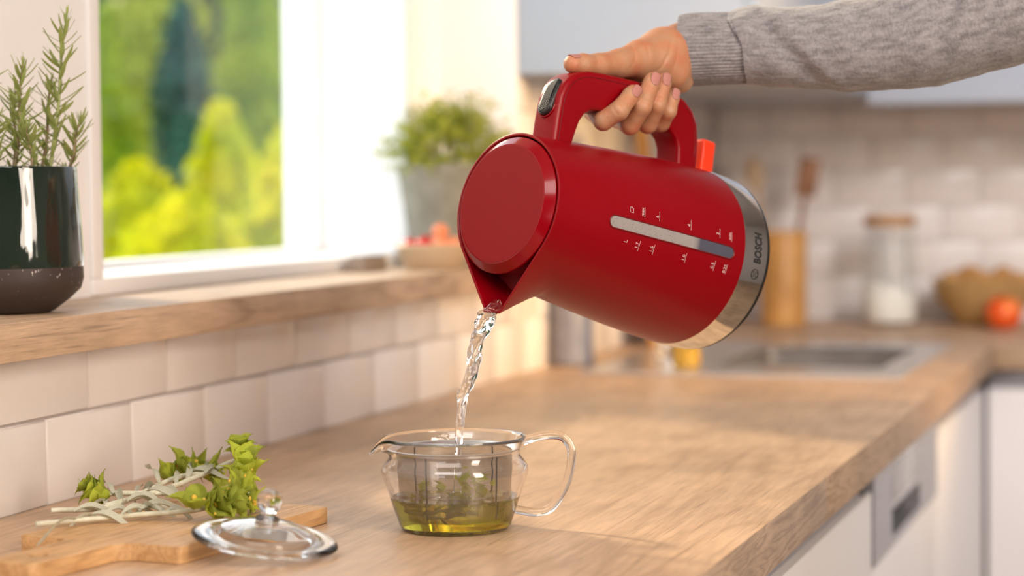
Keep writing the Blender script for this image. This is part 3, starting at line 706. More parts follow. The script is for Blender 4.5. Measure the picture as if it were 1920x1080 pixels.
def long_leaf_mesh():
    v = []; f = []; n, k = 12, 5
    for i in range(n):
        t = i / (n - 1); w = .085 * sin(pi * (.1 + .88 * t)) ** .8 + .008
        for j in range(k):
            s = j / (k - 1) * 2 - 1
            v.append((t, w * s * cos(.9 * t * 2), -.22 * t * t + .10 * sin(t * 5) + .8 * w * s * s + w * s * sin(.9 * t * 2)))
    for i in range(n - 1):
        for j in range(k - 1): a = i * k + j; f.append((a, a + k, a + k + 1, a + 1))
    me = bpy.data.meshes.new('felt_leaf'); me.from_pydata(v, [], f); me.materials.append(feltleaf); me.shade_smooth(); return me
FL = long_leaf_mesh()
bb = bmesh.new(); bmesh.ops.create_icosphere(bb, subdivisions=2, radius=.0021)
for vv in bb.verts: vv.co *= 1 + .3 * noise.noise(vv.co * 1400)
BUD = bpy.data.meshes.new('bud'); bb.to_mesh(BUD); bb.free(); BUD.materials.append(budm); BUD.shade_smooth()
def place(name, me, parent, p, xdir, up, s):
    x = Vector(xdir).normalized(); u = Vector(up); z = (u - x * u.dot(x))
    z = z.normalized() if z.length > 1e-5 else x.orthogonal().normalized(); y = z.cross(x)
    o = bpy.data.objects.new(name, me); COL.objects.link(o); o.parent = parent
    sx_, sy_, sz_ = (s, s, s) if not hasattr(s, '__len__') else s
    mwx = Matrix(((x.x * sx_, y.x * sy_, z.x * sz_, p[0]), (x.y * sx_, y.y * sy_, z.y * sz_, p[1]), (x.z * sx_, y.z * sy_, z.z * sz_, p[2]), (0, 0, 0, 1)))
    o.matrix_parent_inverse = parent_mw(parent).inverted(); o.matrix_basis = mwx
    return o
FLOORZ = BT + .0012
def whorl(root, p, axis, n, size, me, spread=.75, buds=2, ph=0.0):
    a = Vector(axis).normalized(); u = a.orthogonal().normalized()
    for k in range(n):
        d = u.copy(); d.rotate(Matrix.Rotation(ph + k * 2 * pi / n + random.uniform(-.25, .25), 3, a))
        x = (a * random.uniform(.2, 1.1) + d * spread * random.uniform(.7, 1.3)).normalized()
        q = Vector(p) + d * .0018
        s = size * random.uniform(.75, 1.25)
        if q.z + x.z * s < FLOORZ: x.z = (FLOORZ + .001 - q.z) / s; x.normalize()
        place('bract', random.choice(me), root, q, x, a - x * .2, s)
    for k in range(buds):
        d = u.copy(); d.rotate(Matrix.Rotation(ph + k * 2 * pi / max(buds, 1) + .6, 3, a))
        q = Vector(p) + d * size * .33 + a * size * .30; q.z = max(q.z, FLOORZ + .002)
        place('flower_bud', BUD, root, q, d, a, random.uniform(.8, 1.25))
def sprig(label, path, rad=.0021):
    """path: rows of (x px, y px, height above the board)"""
    pts = [bpt_h(*r) for r in path]
    t = thing('herb_sprig', label, 'dried herb', pts[0], 'dried herb sprigs on the cutting board')
    tube('stem', [tuple(p) for p in pts], [rad] * (len(pts) - 1) + [rad * .6], felt, t, 10, 6, world=True)
    return t, [Vector(r[:3]) for r in smooth_path([tuple(p) for p in pts], 12)]
def bpt_h(px, py, h):
    """point whose sight line is (px, py) at height h above the board top"""
    return on_height(px, py, BT + h)
def at(pts, s): return pts[min(int(s * (len(pts) - 1)), len(pts) - 1)], (pts[min(int(s * (len(pts) - 1)) + 1, len(pts) - 1)] - pts[max(int(s * (len(pts) - 1)) - 1, 0)]).normalized()
# front sprig: two cut ends at the left, flower head beside the glass lid
s1, p1 = sprig('herb sprig lying lowest in front, its yellow-budded head touching the glass lid', [(67, 983, .004), (140, 976, .004), (250, 966, .005), (361, 957, .008), (420, 940, .012), (468, 925, .016)])
def head(root, px, py, h, dx, dy, size, n, buds, me):
    # (dx, dy): where the whorl opens to, as right/up of the sight plane
    ax = Vector(tuple(RT)) * dx + Vector((0, 0, 1)) * dy + Vector((-FW[0], -FW[1], 0)) * .15
    whorl(root, bpt_h(px, py, h), ax, n, size, me, 1.15, buds, px * .37)
for r_ in ((370, 953, .012, -.1, .6, .021, 6, 3), (387, 950, .012, .6, .1, .021, 7, 3), (405, 946, .012, .5, .5, .022, 6, 4), (420, 938, .014, .8, .2, .022, 7, 3), (432, 922, .017, .7, .5, .021, 6, 3), (448, 930, .013, .9, .3, .021, 7, 3), (462, 940, .010, 1, .1, .017, 6, 2)): head(s1, *r_, BR)
s2, p2 = sprig('herb sprig with its head bent upright, a tall lime-green spike at the right', [(196, 948, .006), (300, 920, .010), (372, 893, .016), (428, 868, .024), (444, 862, .030), (450, 836, .040)])
for r_ in ((450, 908, .016, .2, .9, .019, 5, 2), (455, 890, .022, .2, 1, .020, 5, 2), (458, 872, .028, .1, 1, .020, 5, 1), (454, 856, .033, 0, 1, .018, 5, 0), (450, 843, .038, 0, 1, .016, 5, 0), (449, 833, .042, 0, 1, .013, 5, 0)): head(s2, *r_, BRL)
s3, p3 = sprig('herb sprig lying at the back against the tiles, dark green flower head', [(96, 957, .005), (205, 950, .005), (300, 908, .012), (345, 892, .016), (400, 885, .018)])
for r_ in ((304, 896, .013, .5, .5, .015, 5, 2), (322, 888, .015, .8, .3, .018, 5, 3), (342, 884, .017, .7, .5, .020, 5, 2), (364, 882, .018, .8, .4, .020, 5, 3), (386, 884, .017, .9, .2, .019, 5, 2), (398, 896, .012, .9, -.1, .016, 5, 1)): head(s3, *r_, BR)
s4, p4 = sprig('herb sprig pointing left with a small curled green head over the board handle', [(330, 925, .008), (270, 925, .009), (220, 925, .010), (190, 926, .011), (165, 922, .012)])
for r_ in ((206, 925, .011, -.8, -.1, .015, 6, 0), (194, 924, .012, -.8, .3, .015, 6, 0), (180, 918, .014, -.8, .4, .014, 6, 0), (168, 913, .015, -.8, .4, .012, 5, 0)): head(s4, *r_, BR)
def fl(root, px0, py0, h0, px1, py1, h1, wid=1.0):
    a, b = bpt_h(px0, py0, h0), bpt_h(px1, py1, h1); L = (b - a).length
    place('leaf', FL, root, a, b - a, (0, 0, 1), (L, L * wid if L < .03 else .03 * wid, min(L, .03)))
for r, args in ((s1, (140, 975, .005, 68, 1000, .006)), (s1, (180, 968, .006, 120, 978, .004)), (s1, (230, 964, .007, 300, 946, .010)), (s1, (300, 958, .008, 250, 944, .011)), (s1, (310, 960, .007, 372, 962, .004)), (s1, (200, 964, .006, 262, 950, .008)), (s3, (150, 953, .006, 215, 958, .004)), (s3, (240, 940, .008, 300, 930, .009)), (s2, (250, 935, .009, 318, 934, .008)), (s2, (300, 918, .012, 262, 906, .014)), (s2, (385, 888, .018, 420, 868, .024)), (s1, (140, 960, .006, 230, 948, .007)), (s1, (165, 968, .006, 262, 976, .002)), (s1, (262, 958, .008, 352, 935, .010)), (s1, (255, 962, .006, 330, 948, .009)),
                (s2, (270, 925, .011, 352, 923, .014)), (s2, (330, 905, .014, 345, 880, .018)), (s2, (352, 890, .016, 428, 878, .022)), (s2, (300, 920, .010, 352, 930, .010)),
                (s3, (205, 942, .006, 150, 953, .004)), (s3, (298, 905, .014, 272, 854, .030)), (s3, (265, 912, .010, 248, 942, .006)), (s3, (352, 900, .014, 371, 852, .028)), (s3, (383, 890, .016, 408, 860, .024)),
                (s4, (212, 925, .011, 178, 884, .024)), (s4, (215, 920, .010, 236, 952, .006)), (s4, (150, 910, .012, 150, 892, .018)), (s4, (196, 940, .007, 202, 954, .004))):
    fl(r, *args, wid=1.25)

# ================================================================ glass lid
LR = 0.0535
LC = on_height(497, 1007, BT + 0.001)
nrm = Vector(tuple(UP * 0.974 - FW * 0.06 + RT * 0.17)).normalized()
nrm = (Vector((0, 0, 1)) + Vector(tuple(RT)) * 0.145 + Vector((-FW[0], -FW[1], 0)) * 0.075).normalized()
lx = Vector(tuple(RT)); lx = (lx - nrm * lx.dot(nrm)).normalized(); ly = nrm.cross(lx)
LM = Matrix(((lx.x, ly.x, nrm.x, LC.x), (lx.y, ly.y, nrm.y, LC.y), (lx.z, ly.z, nrm.z, LC.z), (0, 0, 0, 1)))
GL = thing('glass_cover', 'clear glass teacup lid with a round knob leaning on the edge of the cutting board', 'lid', mw=LM)
pr = [(0.0005, 0.0125), (0.012, 0.0120), (0.024, 0.0098), (0.033, 0.0062), (0.0375, 0.0022), (0.0395, 0.0008), (0.045, 0.0016), (0.0510, 0.0012), (0.0530, 0.0), (0.0538, -0.0012), (0.0530, -0.0024), (0.0505, -0.0024), (0.044, -0.0012), (0.0400, -0.0020), (0.0385, -0.0058), (0.0370, -0.0060), (0.0365, -0.0030), (0.0345, 0.0022), (0.031, 0.0044), (0.023, 0.0076), (0.012, 0.0098), (0.0005, 0.0103)]
lathe('dome', pr, M['glass'], GL, 96, close=False, angle=80)
lathe('knob', [(0.0005, 0.0118), (0.0080, 0.0118), (0.0092, 0.0134), (0.0085, 0.0152), (0.0058, 0.0166), (0.0052, 0.0180), (0.0068, 0.0202), (0.0088, 0.0235), (0.0095, 0.0272), (0.0088, 0.0310), (0.0062, 0.0342), (0.0030, 0.0356), (0.0005, 0.0359)], M['glass'], GL, 48, angle=80)

# ================================================================ teacup
CX, CY = 0.3800, 1.5670
RA = atan2(RT[1], RT[0])     # direction of the handle, camera right
TC = thing('glass_teacup', 'clear glass teacup with a looped handle and pouring lip on the oak worktop', 'teacup', mw=Matrix.Translation((CX, CY, ZC + .0004)) @ Matrix.Rotation(RA, 4, 'Z'))
Z = lambda z: z
outer = [(0.0005, 0.0), (0.036, 0.0), (0.0415, 0.0008), (0.0438, 0.0035), (0.0462, 0.011), (0.0490, 0.019), (0.0515, 0.027), (0.0545, 0.036), (0.0568, 0.042), (0.0578, 0.0465), (0.0566, 0.0508), (0.0535, 0.0545), (0.0512, 0.0575), (0.0508, 0.060), (0.0522, 0.0650), (0.0548, 0.0695), (0.0560, 0.0718)]
inner = [(0.0556, 0.0729), (0.0546, 0.0728), (0.0530, 0.0700), (0.0503, 0.0655), (0.0489, 0.0605), (0.0492, 0.0570), (0.0515, 0.0532), (0.0545, 0.0497), (0.0555, 0.0465), (0.0545, 0.0423), (0.0522, 0.036), (0.0492, 0.027), (0.0467, 0.019), (0.0440, 0.011), (0.0418, 0.0052), (0.0385, 0.0028), (0.0005, 0.0026)]
n = 128
v, f = lathe_data(outer + inner, n)
def lip(p):
    x, y, z = p; r = sqrt(x * x + y * y)
    if r < 1e-3: return p
    a = abs(atan2(y, -x))                      # 0 at the lip side (-x)
    hz = max(0, min(1, (z - 0.056) / 0.017)); hz = hz * hz * (3 - 2 * hz)
    k = exp(-(a / 0.30) ** 2) * hz; r2 = r + 0.0120 * k
    w2 = exp(-(a / 0.62) ** 2) * hz
    lo = max(0, 1 - abs((z - 0.053)) / 0.008) * exp(-(a / .30) ** 2)
    r2 += -0.001 * lo
    return (x * r2 / r, y * r2 / r, z - 0.0140 * exp(-(a / 0.24) ** 2) * hz ** 2 + 0.0 * w2)
v = [lip(p) for p in v]
pydata('bowl', v, f, M['glass'], TC, angle=80)
tube('handle', [(0.0535, 0, 0.0685), (0.062, 0, 0.0708), (0.075, 0, 0.0728), (0.0850, 0, 0.0708), (0.0910, 0, 0.062), (0.0910, 0, 0.050), (0.0875, 0, 0.036), (0.081, 0, 0.023), (0.073, 0, 0.0142), (0.062, 0, 0.0122), (0.0475, 0, 0.0145)], [.0042, .0034, .0034, .0034, .0034, .0034, .0034, .0034, .0034, .0034, .0034], M['glass'], TC, 20, 8)
# tea
LV = 0.0262
tea = [(0.0005, 0.0030), (0.0384, 0.0030), (0.0416, 0.0052), (0.0442, 0.0112), (0.0470, 0.0195), (0.0491, 0.0262), (0.0480, 0.0266), (0.0465, LV), (0.03, LV), (0.016, LV), (0.006, LV), (0.0005, LV)]
tea = [(r + .0003 if 0.03 < r and z < .0265 else r, z) for r, z in tea]
v, f = lathe_data(tea, 96)
v = [(x, y, z + (0.0012 * noise.noise(Vector((x * 90, y * 90, 3))) + 0.0012 * sin(sqrt(x * x + y * y) * 700) * exp(-sqrt(x * x + y * y) / .012) if z > .026 and sqrt(x * x + y * y) < .045 else 0)) for x, y, z in v]
TE = thing('tea', 'green-yellow tea filling the lower third of the glass teacup', 'tea', mw=TC.matrix_world.copy())
TE.matrix_world = Matrix.Translation((CX, CY, ZC + .0004)) @ Matrix.Rotation(RA, 4, 'Z')
pydata('liquid', v, f, M['tea'], TE, angle=80)
# strainer
ST = thing('tea_strainer', 'fine steel mesh strainer basket hanging in the glass teacup', 'strainer', mw=Matrix.Translation((CX, CY, ZC + .0004)) @ Matrix.Rotation(RA, 4, 'Z'))
lathe('rim', [(0.0505, 0.0628), (0.0508, 0.0636), (0.0498, 0.0640), (0.0478, 0.0636), (0.0458, 0.0618), (0.0456, 0.0603), (0.0453, 0.0603), (0.0453, 0.0616), (0.0474, 0.0628)], M['steel'], ST, 96, close=True)
ms = bpy.data.materials.new('wire_mesh'); ms.use_nodes = True; t = NT(ms)
t.b.inputs['Base Color'].default_value = (.30, .265, .24, 1); t.b.inputs['Metallic'].default_value = 1; t.b.inputs['Roughness'].default_value = .35
uvn = t.n('UVMap'); sepn = t.n('SeparateXYZ'); t.l(uvn.outputs[0], sepn.inputs[0])
def wires(o, k):
    a = t.n('Math', operation='MULTIPLY'); a.inputs[1].default_value = k; t.l(o, a.inputs[0])
    b = t.n('Math', operation='FRACT'); t.l(a.outputs[0], b.inputs[0])
    c = t.n('Math', operation='LESS_THAN'); c.inputs[1].default_value = .28; t.l(b.outputs[0], c.inputs[0]); return c.outputs[0]
mxm = t.n('Math', operation='MAXIMUM'); t.l(wires(sepn.outputs[0], 420), mxm.inputs[0]); t.l(wires(sepn.outputs[1], 72), mxm.inputs[1])
trn = t.n('BsdfTransparent'); mxs = t.n('MixShader'); t.l(mxm.outputs[0], mxs.inputs[0]); t.l(trn.outputs[0], mxs.inputs[1]); t.l(t.b.outputs[0], mxs.inputs[2]); t.l(mxs.outputs[0], t.out.inputs[0])
def mesh_basket(name, prof, n, parent, m):
    v, f = lathe_data(prof, n); o = pydata(name, v, f, m, parent)
    uv = o.data.uv_layers.new(name='UVMap'); L = [0]
    for i in range(1, len(prof)): L.append(L[-1] + sqrt((prof[i][0] - prof[i - 1][0]) ** 2 + (prof[i][1] - prof[i - 1][1]) ** 2))
    for pi_, poly in enumerate(o.data.polygons):
        j, i = pi_ // n, pi_ % n
        for li, (jj, ii) in zip(poly.loop_indices, ((j, i), (j, i + 1), (j + 1, i + 1), (j + 1, i))):
            uv.data[li].uv = (ii / n, L[jj] / .05)
    return o
mesh_basket('mesh', [(0.0453, 0.0615), (0.0450, 0.050), (0.0445, 0.040), (0.0437, 0.028), (0.0428, 0.016), (0.0415, 0.011), (0.038, 0.0098), (0.0, 0.0098)][:-1] + [(0.001, 0.0098)], 128, ST, ms)
for a in (-2.05, -0.75, 0.85, 2.4):
    tube('rib', [(0.0448 * cos(a), 0.0448 * sin(a), 0.060), (0.0442 * cos(a), 0.0442 * sin(a), 0.035), (0.0424 * cos(a), 0.0424 * sin(a), 0.0125)], .0006, M['rib'], ST, 8, 4)
# steeping leaves
wet = leaf_mat('wet_leaf', (0.32, 0.36, 0.012), (0.60, 0.58, 0.03), .45, .3, 120)
BRW = bract_mesh('wet_bract', wet, .5, .4)
sl = thing('steeping_herb', 'clump of wet green herb leaves steeping inside the strainer', 'herb', (CX, CY, ZC + .012))
for k in range(70):
    a = random.uniform(0, 6.283); r = .034 * sqrt(random.random()); hgt = random.uniform(.013, .034) if r > .012 else random.uniform(.013, .024)
    if cos(a) > .2: hgt += .006
    x = Vector((random.gauss(0, 1), random.gauss(0, 1), random.gauss(.1, .5))).normalized()
    q = Vector((CX + r * cos(a), CY + r * sin(a), ZC + hgt)); 
    place('leaf', BRW, sl, q, x, (random.gauss(0, .4), random.gauss(0, .4), 1), random.uniform(.009, .015) if r < .026 else .008)
# bubbles where the water lands
bb = bmesh.new(); bmesh.ops.create_uvsphere(bb, u_segments=14, v_segments=10, radius=.0018)
BUB = bpy.data.meshes.new('bubble'); bb.to_mesh(BUB); bb.free(); BUB.materials.append(M['water']); BUB.shade_smooth()
for k in range(16):
    a = random.uniform(0, 6.283); r = random.uniform(.004, .020)
    o = bpy.data.objects.new('bubble', BUB); COL.objects.link(o); o.location = (CX + r * cos(a), CY + r * sin(a), ZC + LV + .0012)
    s = random.uniform(.5, 1.35); o.scale = (s, s, s)
    tag(o, 'tiny bubble on the tea where the poured water lands', 'bubble', 'bubbles on the tea')
# stream of water
rows = [(932, 562, 6, 1.706, 1), (924, 576, 15, 1.702, 1), (915, 590, 18, 1.700, 1), (908, 606, 18, 1.699, 1), (899, 629, 14, 1.698, 1), (892, 658, 12.5, 1.696, 1), (886, 688, 11.5, 1.693, 1), (879, 718, 11.5, 1.689, 1), (867, 747, 9.5, 1.685, 1), (864, 777, 7.5, 1.681, 1), (862, 807, 7, 1.677, 1), (860, 836, 6.5, 1.673, 1), (859, 880, 6, 1.670, 1), (858, 922, 7.5, 1.668, 1)]
sp_rows = smooth_path(rows, 14); V = []; F = []; n = 40
for i, (x, y, w, d, _) in enumerate(sp_rows):
    c = depth_point(x, y, d); R = w / FPX * d; tw = i * .055
    for k in range(n):
        a = 2 * pi * k / n; fl_ = 0.72 if i > 25 else .55
        rr = R * (1 + .24 * noise.noise(Vector((cos(a + tw) * 1.5, sin(a + tw) * 1.5, i * .13))) + .17 * sin(3 * (a + tw)) + .08 * sin(2 * a - i * .22))
        o1 = Vector(tuple(RT)) * (rr * cos(a)) + Vector((-FW[0], -FW[1], 0)).normalized() * (rr * sin(a) * fl_)
        V.append(c + o1)
for i in range(len(sp_rows) - 1):
    for k in range(n): F.append((i * n + k, i * n + (k + 1) % n, (i + 1) * n + (k + 1) % n, (i + 1) * n + k))
F.append(tuple(range(n))[::-1]); F.append(tuple((len(sp_rows) - 1) * n + k for k in range(n)))
wsn = thing('water_stream', 'clear twisting stream of water falling from the kettle spout into the teacup', 'water', tuple(depth_point(858, 922, 1.668)))
pydata('stream', V, F, M['water'], wsn, True)

# ================================================================ kettle
red = mat('red_body', (0.225, 0.0, 0.004), 0.33, Specular_IOR_Level=0.22); t = NT(red)
t.bump(t.noise(t.coord(), 1600, 2), .06, .0002)
redg = mat('red_gloss', (0.225, 0.0, 0.004), 0.14, Specular_IOR_Level=0.36)
KT = thing('electric_kettle', 'red electric kettle with steel base band tilted over the teacup, pouring water', 'kettle', mw=KM)
ZR = 0.2366
def RK(z):
    pts = [(0.0, .0762), (0.004, .0772), (0.030, .0776), (0.06, .0766), (0.10, .0735), (0.14, .0698), (0.18, .0655), (0.21, .0622), (0.225, .0606), (ZR, .0598)]
    for (a, ra), (b, rb) in zip(pts, pts[1:]):
        if z <= b: return ra + (rb - ra) * (z - a) / (b - a)
    return pts[-1][1]
def spout_r(th, z, R, T, w):
    """th from +X; the lip points to -X"""
    d = abs(pi - (th % (2 * pi)))
    if T <= R * 1.0005: return R
    Pn = sqrt(T * T + w * w); dp = atan(w / T); dn = dp + acos(min(1, R / Pn))
    if d > dn: return R
    if d > dp: return R / cos(dn - d)
    return min(T / cos(d), R / cos(dn - d)) if dn - d < 1.5 else T / cos(d)
ZS = 0.190
def TT(z, tip=0.0885):
    if z < ZS: return 0.0
    s = (z - ZS) / (ZR - ZS); return RK(ZS) + (tip - RK(ZS)) * s ** 1.05
NK = 240
angs = sorted([2 * pi * i / NK for i in range(NK)] + [pi + s * (atan(.0085 / .0885)) for s in (-1.0, -.5, .5, 1.0)])
nk = len(angs)
def ringk(z, off=0.0, tip=.0885, w=.0085, zr=None):
    R = RK(z) - off; T = TT(z, tip) - off * 1.4
    ww = w * min(1, max(.3, (z - ZS) / (ZR - ZS)))
    return [(spout_r(a, z, R, T, ww) * cos(a), spout_r(a, z, R, T, ww) * sin(a), z if zr is None else zr) for a in angs]
def loft(rings, closed_ends=(False, False)):
    v = [p for r in rings for p in r]; k = len(rings[0]); f = []
    for j in range(len(rings) - 1):
        for i in range(k): f.append((j * k + i, j * k + (i + 1) % k, (j + 1) * k + (i + 1) % k, (j + 1) * k + i))
    if closed_ends[0]: f.append(tuple(range(k))[::-1])
    if closed_ends[1]: f.append(tuple((len(rings) - 1) * k + i for i in range(k)))
    return v, f
zs = [0.0335, 0.0341] + [0.035 + .01 * i for i in range(1, 16)] + [ZS + .002 * i for i in range(0, 24)]
zs = sorted(set(round(z, 5) for z in zs if z < ZR - .001)) + [ZR - .0006, ZR]
rings = [ringk(z) for z in zs] + [ringk(ZR, .0004, zr=ZR + .0003), ringk(ZR, .0018, zr=ZR + .0003), ringk(ZR, .0024, zr=ZR - .0002), ringk(ZR, .0025, zr=ZR - .004)]
inn = []
for z in (ZR - .010, ZR - .016, ZR - .022, ZR - .028):
    inn.append(ringk(z, .0026))
inn.append([(p[0] * .5, p[1] * .5, ZR - .030) for p in inn[-1]])
inn.append([(p[0] * .01, p[1] * .01, ZR - .030) for p in inn[-1]])
v, f = loft(rings + inn)
body = pydata('body', v, f, red, KT, angle=38)
# lid
lathe('lid', [(0.0535, ZR - .026), (0.0545, ZR - .012), (0.0550, ZR - .006), (0.0556, ZR - .0045), (0.0560, ZR - .002), (0.0563, ZR - .0004), (0.0560, ZR + .0006), (0.0498, ZR + .0058), (0.0493, ZR + .0063), (0.0486, ZR + .0065), (0.047, ZR + .0065), (0.045, ZR + .0065), (0.0005, ZR + .0065)], redg, KT, 128, cap1=True, angle=20)
fp = lathe('lid_plate', [(0.0482, ZR + .0064), (0.0480, ZR + .00668), (0.046, ZR + .0067), (0.02, ZR + .0067)], red, KT, 128, cap1=True)
# base band
lathe('base_band', [(0.0770, 0.0040), (0.0775, 0.0046), (0.0779, 0.015), (0.0777, 0.0320), (0.0774, 0.0335), (0.0763, 0.0336)], M['chrome'], KT, 160)
lathe('foot', [(0.0005, 0.0), (0.070, -0.001), (0.0752, -0.0008), (0.0768, 0.0006), (0.0772, 0.0040), (0.0745, 0.0045)], M['black'], KT, 160)
# handle: polygon in X (height) and Z, extruded along Y
out = [(0.050, .2085), (0.060, .2088), (0.080, .2085), (0.0975, .2072), (0.1085, .2035), (0.1165, .1975), (0.1225, .1885), (0.1258, .178), (0.1285, .160), (0.1318, .125), (0.1345, .090), (0.1340, .074), (0.1310, .0610), (0.1245, .0495), (0.1140, .0415), (0.100, .0380), (0.085, .0365), (0.072, .0360)]
inn = [(0.072, .0605), (0.088, .0625), (0.0955, .0665), (0.1005, .0740), (0.1025, .084), (0.1010, .11), (0.0985, .14), (0.0965, .160), (0.0945, .1690), (0.0895, .1765), (0.0810, .1815), (0.068, .1850), (0.050, .1885)]
poly = out + inn
bm = bmesh.new()
NS = 5
HW = 0.0140
vs0 = [bm.verts.new((x, -HW, z)) for x, z in poly]
# strips between outer and inner outline keep the quads tidy
fa = bm.faces.new(vs0)
ext = bmesh.ops.extrude_face_region(bm, geom=[fa])
bmesh.ops.translate(bm, vec=(0, 2 * HW, 0), verts=[x for x in ext['geom'] if isinstance(x, bmesh.types.BMVert)])
bmesh.ops.recalc_face_normals(bm, faces=bm.faces[:])
ed = [e for e in bm.edges if abs(e.verts[0].co.y - e.verts[1].co.y) < .001 and not (all(vv.co.x < .0725 for vv in e.verts) and abs(e.verts[0].co.z - e.verts[1].co.z) > .02)]
bmesh.ops.bevel(bm, geom=ed, offset=.0042, segments=4, profile=.55, affect='EDGES')
bmesh.ops.triangulate(bm, faces=[q for q in bm.faces if len(q.verts) > 4])
hd_ = bm_obj('handle', bm, red, KT, angle=28)
# seam line on the handle's side
seam = [(x - .0055 * nx, z - .0055 * nz) for (x, z), (nx, nz) in zip(out[1:17], [(0, 1), (.05, 1), (.3, .95), (.55, .83), (.75, .66), (.93, .37), (.97, .2), (.99, .1), (.99, .08), (1, 0), (.97, -.2), (.88, -.45), (.65, -.75), (.3, -.95), (.1, -1), (0, -1)])]
so = tube('seam', [(x, -HW - .00005, z) for x, z in seam], .00028, mat('dark_red_seam', (0.10, 0.0, 0.004), .5), hd_, 6, 5)
# lid release button
bt = bmesh.new(); add_box(bt, -.0175, .0175, -.0080, .0080, -.003, .0045, 0)
bmesh.ops.bevel(bt, geom=[e for e in bt.edges if abs(e.verts[0].co.z - e.verts[1].co.z) > .001], offset=.0079, segments=10, profile=.5, affect='EDGES')
bmesh.ops.bevel(bt, geom=[e for e in bt.edges if all(q.co.z > .004 for q in e.verts)], offset=.0022, segments=4, profile=.5, affect='EDGES')
for q in bt.verts: q.co.z -= (q.co.x ** 2) * 9.0 * (1 if q.co.x > 0 else .5)
bo = bm_obj('lid_button', bt, M['black'], KT, angle=40)
tilt = radians(17); bo.matrix_local = Matrix.Translation((0.0980, 0.0, .2048)) @ Matrix.Rotation(tilt, 4, 'Y'); bo['label'] = 'black ribbed lid button'
rb = bmesh.new()
for k in range(17):
    u = -.0135 + k * .00168; w_ = min(.0052, sqrt(max(0, .0060 ** 2 - max(0, abs(u) - .0095) ** 2)))
    if w_ > .001:
        b2 = bmesh.new(); add_box(b2, -.00045, .00045, -w_ * 1.02, w_ * 1.02, 0, .0008, .0002, 1); me = bpy.data.meshes.new('t')
        b2.transform(Matrix.Translation((u, 0, .0040 - (u ** 2) * 9.0 * (1 if u > 0 else .5))) @ Matrix.Rotation(radians(28), 4, 'Z')); b2.to_mesh(me); b2.free(); rb.from_mesh(me); bpy.data.meshes.remove(me)
ro = bm_obj('button_ribs', rb, noisy('grey_rib', (.06, .06, .065), (.09, .09, .095), 60, .3), bo); ro['kind'] = 'stuff'
v, f = tube_data([Vector((.0182 * (abs(cos(a)) ** .9) * (1 if cos(a) > 0 else -1) if False else (.0097 * (1 if cos(a) > 0 else -1) + .0086 * cos(a)), .0086 * sin(a), .0006 - ((.0097 * (1 if cos(a) > 0 else -1) + .0086 * cos(a)) ** 2) * 9 * (1 if cos(a) > 0 else .5))) for a in [2 * pi * i / 48 for i in range(49)]], .0008, 8)
pydata('button_surround', v, f, redg, bo)
# power lever
rt = mat('translucent_red', (1.0, 0.06, 0.015), .3); rt.node_tree.nodes['Principled BSDF'].inputs['Subsurface Weight'].default_value = .0
rt.node_tree.nodes['Principled BSDF'].inputs['Transmission Weight'].default_value = .15
bm = bmesh.new(); add_box(bm, .074, .1060, -.0075, .0085, .0085, .0250, .0032, 4)
sw = bm_obj('power_lever', bm, rt, KT); sw['label'] = 'bright translucent red power lever'
rb = bmesh.new()
for k in range(14): add_box(rb, .0760 + k * .002, .0768 + k * .002, -.0080, .0080, .011, .0252, .0003, 1)
ro = bm_obj('lever_ribs', rb, rt, sw); ro['kind'] = 'stuff'
# water gauge: slot window with a rim
GX = -0.003
def wrap(u, vz, out=0.0):
    R = RK(vz) + out; ph = u / RK(vz); return (R * sin(ph), -R * cos(ph), vz)
def capsule(r, z0, z1, n=14):
    p = [(r * cos(a), z1 + r * sin(a)) for a in [pi * i / n for i in range(n + 1)]]
    p += [(r * cos(a), z0 + r * sin(a)) for a in [pi + pi * i / n for i in range(n + 1)]]
    return p
def strip_grid(r, z0, z1, off, nz=60, nu=10):
    v = []; f = []
    for j in range(nz + 1):
        z = z0 - r + (z1 - z0 + 2 * r) * j / nz
        d = max(0, z0 - z, z - z1); hw = sqrt(max(1e-9, r * r - d * d))
        for i in range(nu + 1): s = 2 * i / nu - 1; v.append(wrap(GX + hw * s, z, off(s) if callable(off) else off))
    for j in range(nz):
        for i in range(nu): a = j * (nu + 1) + i; f.append((a, a + 1, a + nu + 2, a + nu + 1))
    return v, f
gm = mat('gauge_window', (0.30, 0.28, 0.28), .16); t = NT(gm)
gz = t.n('SeparateXYZ'); t.l(t.coord(), gz.inputs[0])
gc = t.ramp(gz.outputs[2], [(0.086, (0.075, 0.078, 0.11)), (0.092, (0.30, 0.275, 0.27))])
drop = t.n('TexVoronoi'); drop.inputs['Scale'].default_value = 800; t.l(t.coord(), drop.inputs[0])
dm = t.ramp(gz.outputs[2], [(0.100, 0.0), (0.115, 1.0)])
dd = t.mix(1.0, t.ramp(drop.outputs[0], [(.12, 1.0), (.30, 0.0)]), dm, 'MULTIPLY')
t.l(t.mix(dd, gc, (0.13, 0.12, 0.12)), t.b.inputs['Base Color'])
v, f = strip_grid(.0050, .0515, .1785, .0003)
wg = pydata('water_gauge', v, f, gm, KT); wg['label'] = 'grey translucent water level window'
cp = capsule(.0052, .0515, .1785); cp = cp[:1] + cp
pts = [Vector(wrap(GX + u, z, .0003)) for u, z in capsule(.0052, .0515, .1785)]
dense = []
for i in range(len(pts)): 
    a, b = pts[i], pts[(i + 1) % len(pts)]
    m_ = max(1, int((b - a).length / .004)); dense += [a.lerp(b, k / m_) for k in range(m_)]
dense = [Vector(wrap(atan2(p.x, -p.y) * RK(p.z), p.z, .0003)) for p in dense]
v, f = tube_data(dense + [dense[0]], .0006, 8, False)
pydata('gauge_rim', v, f, mat('dark_rim', (0.16, 0.0, 0.004), .3), wg)
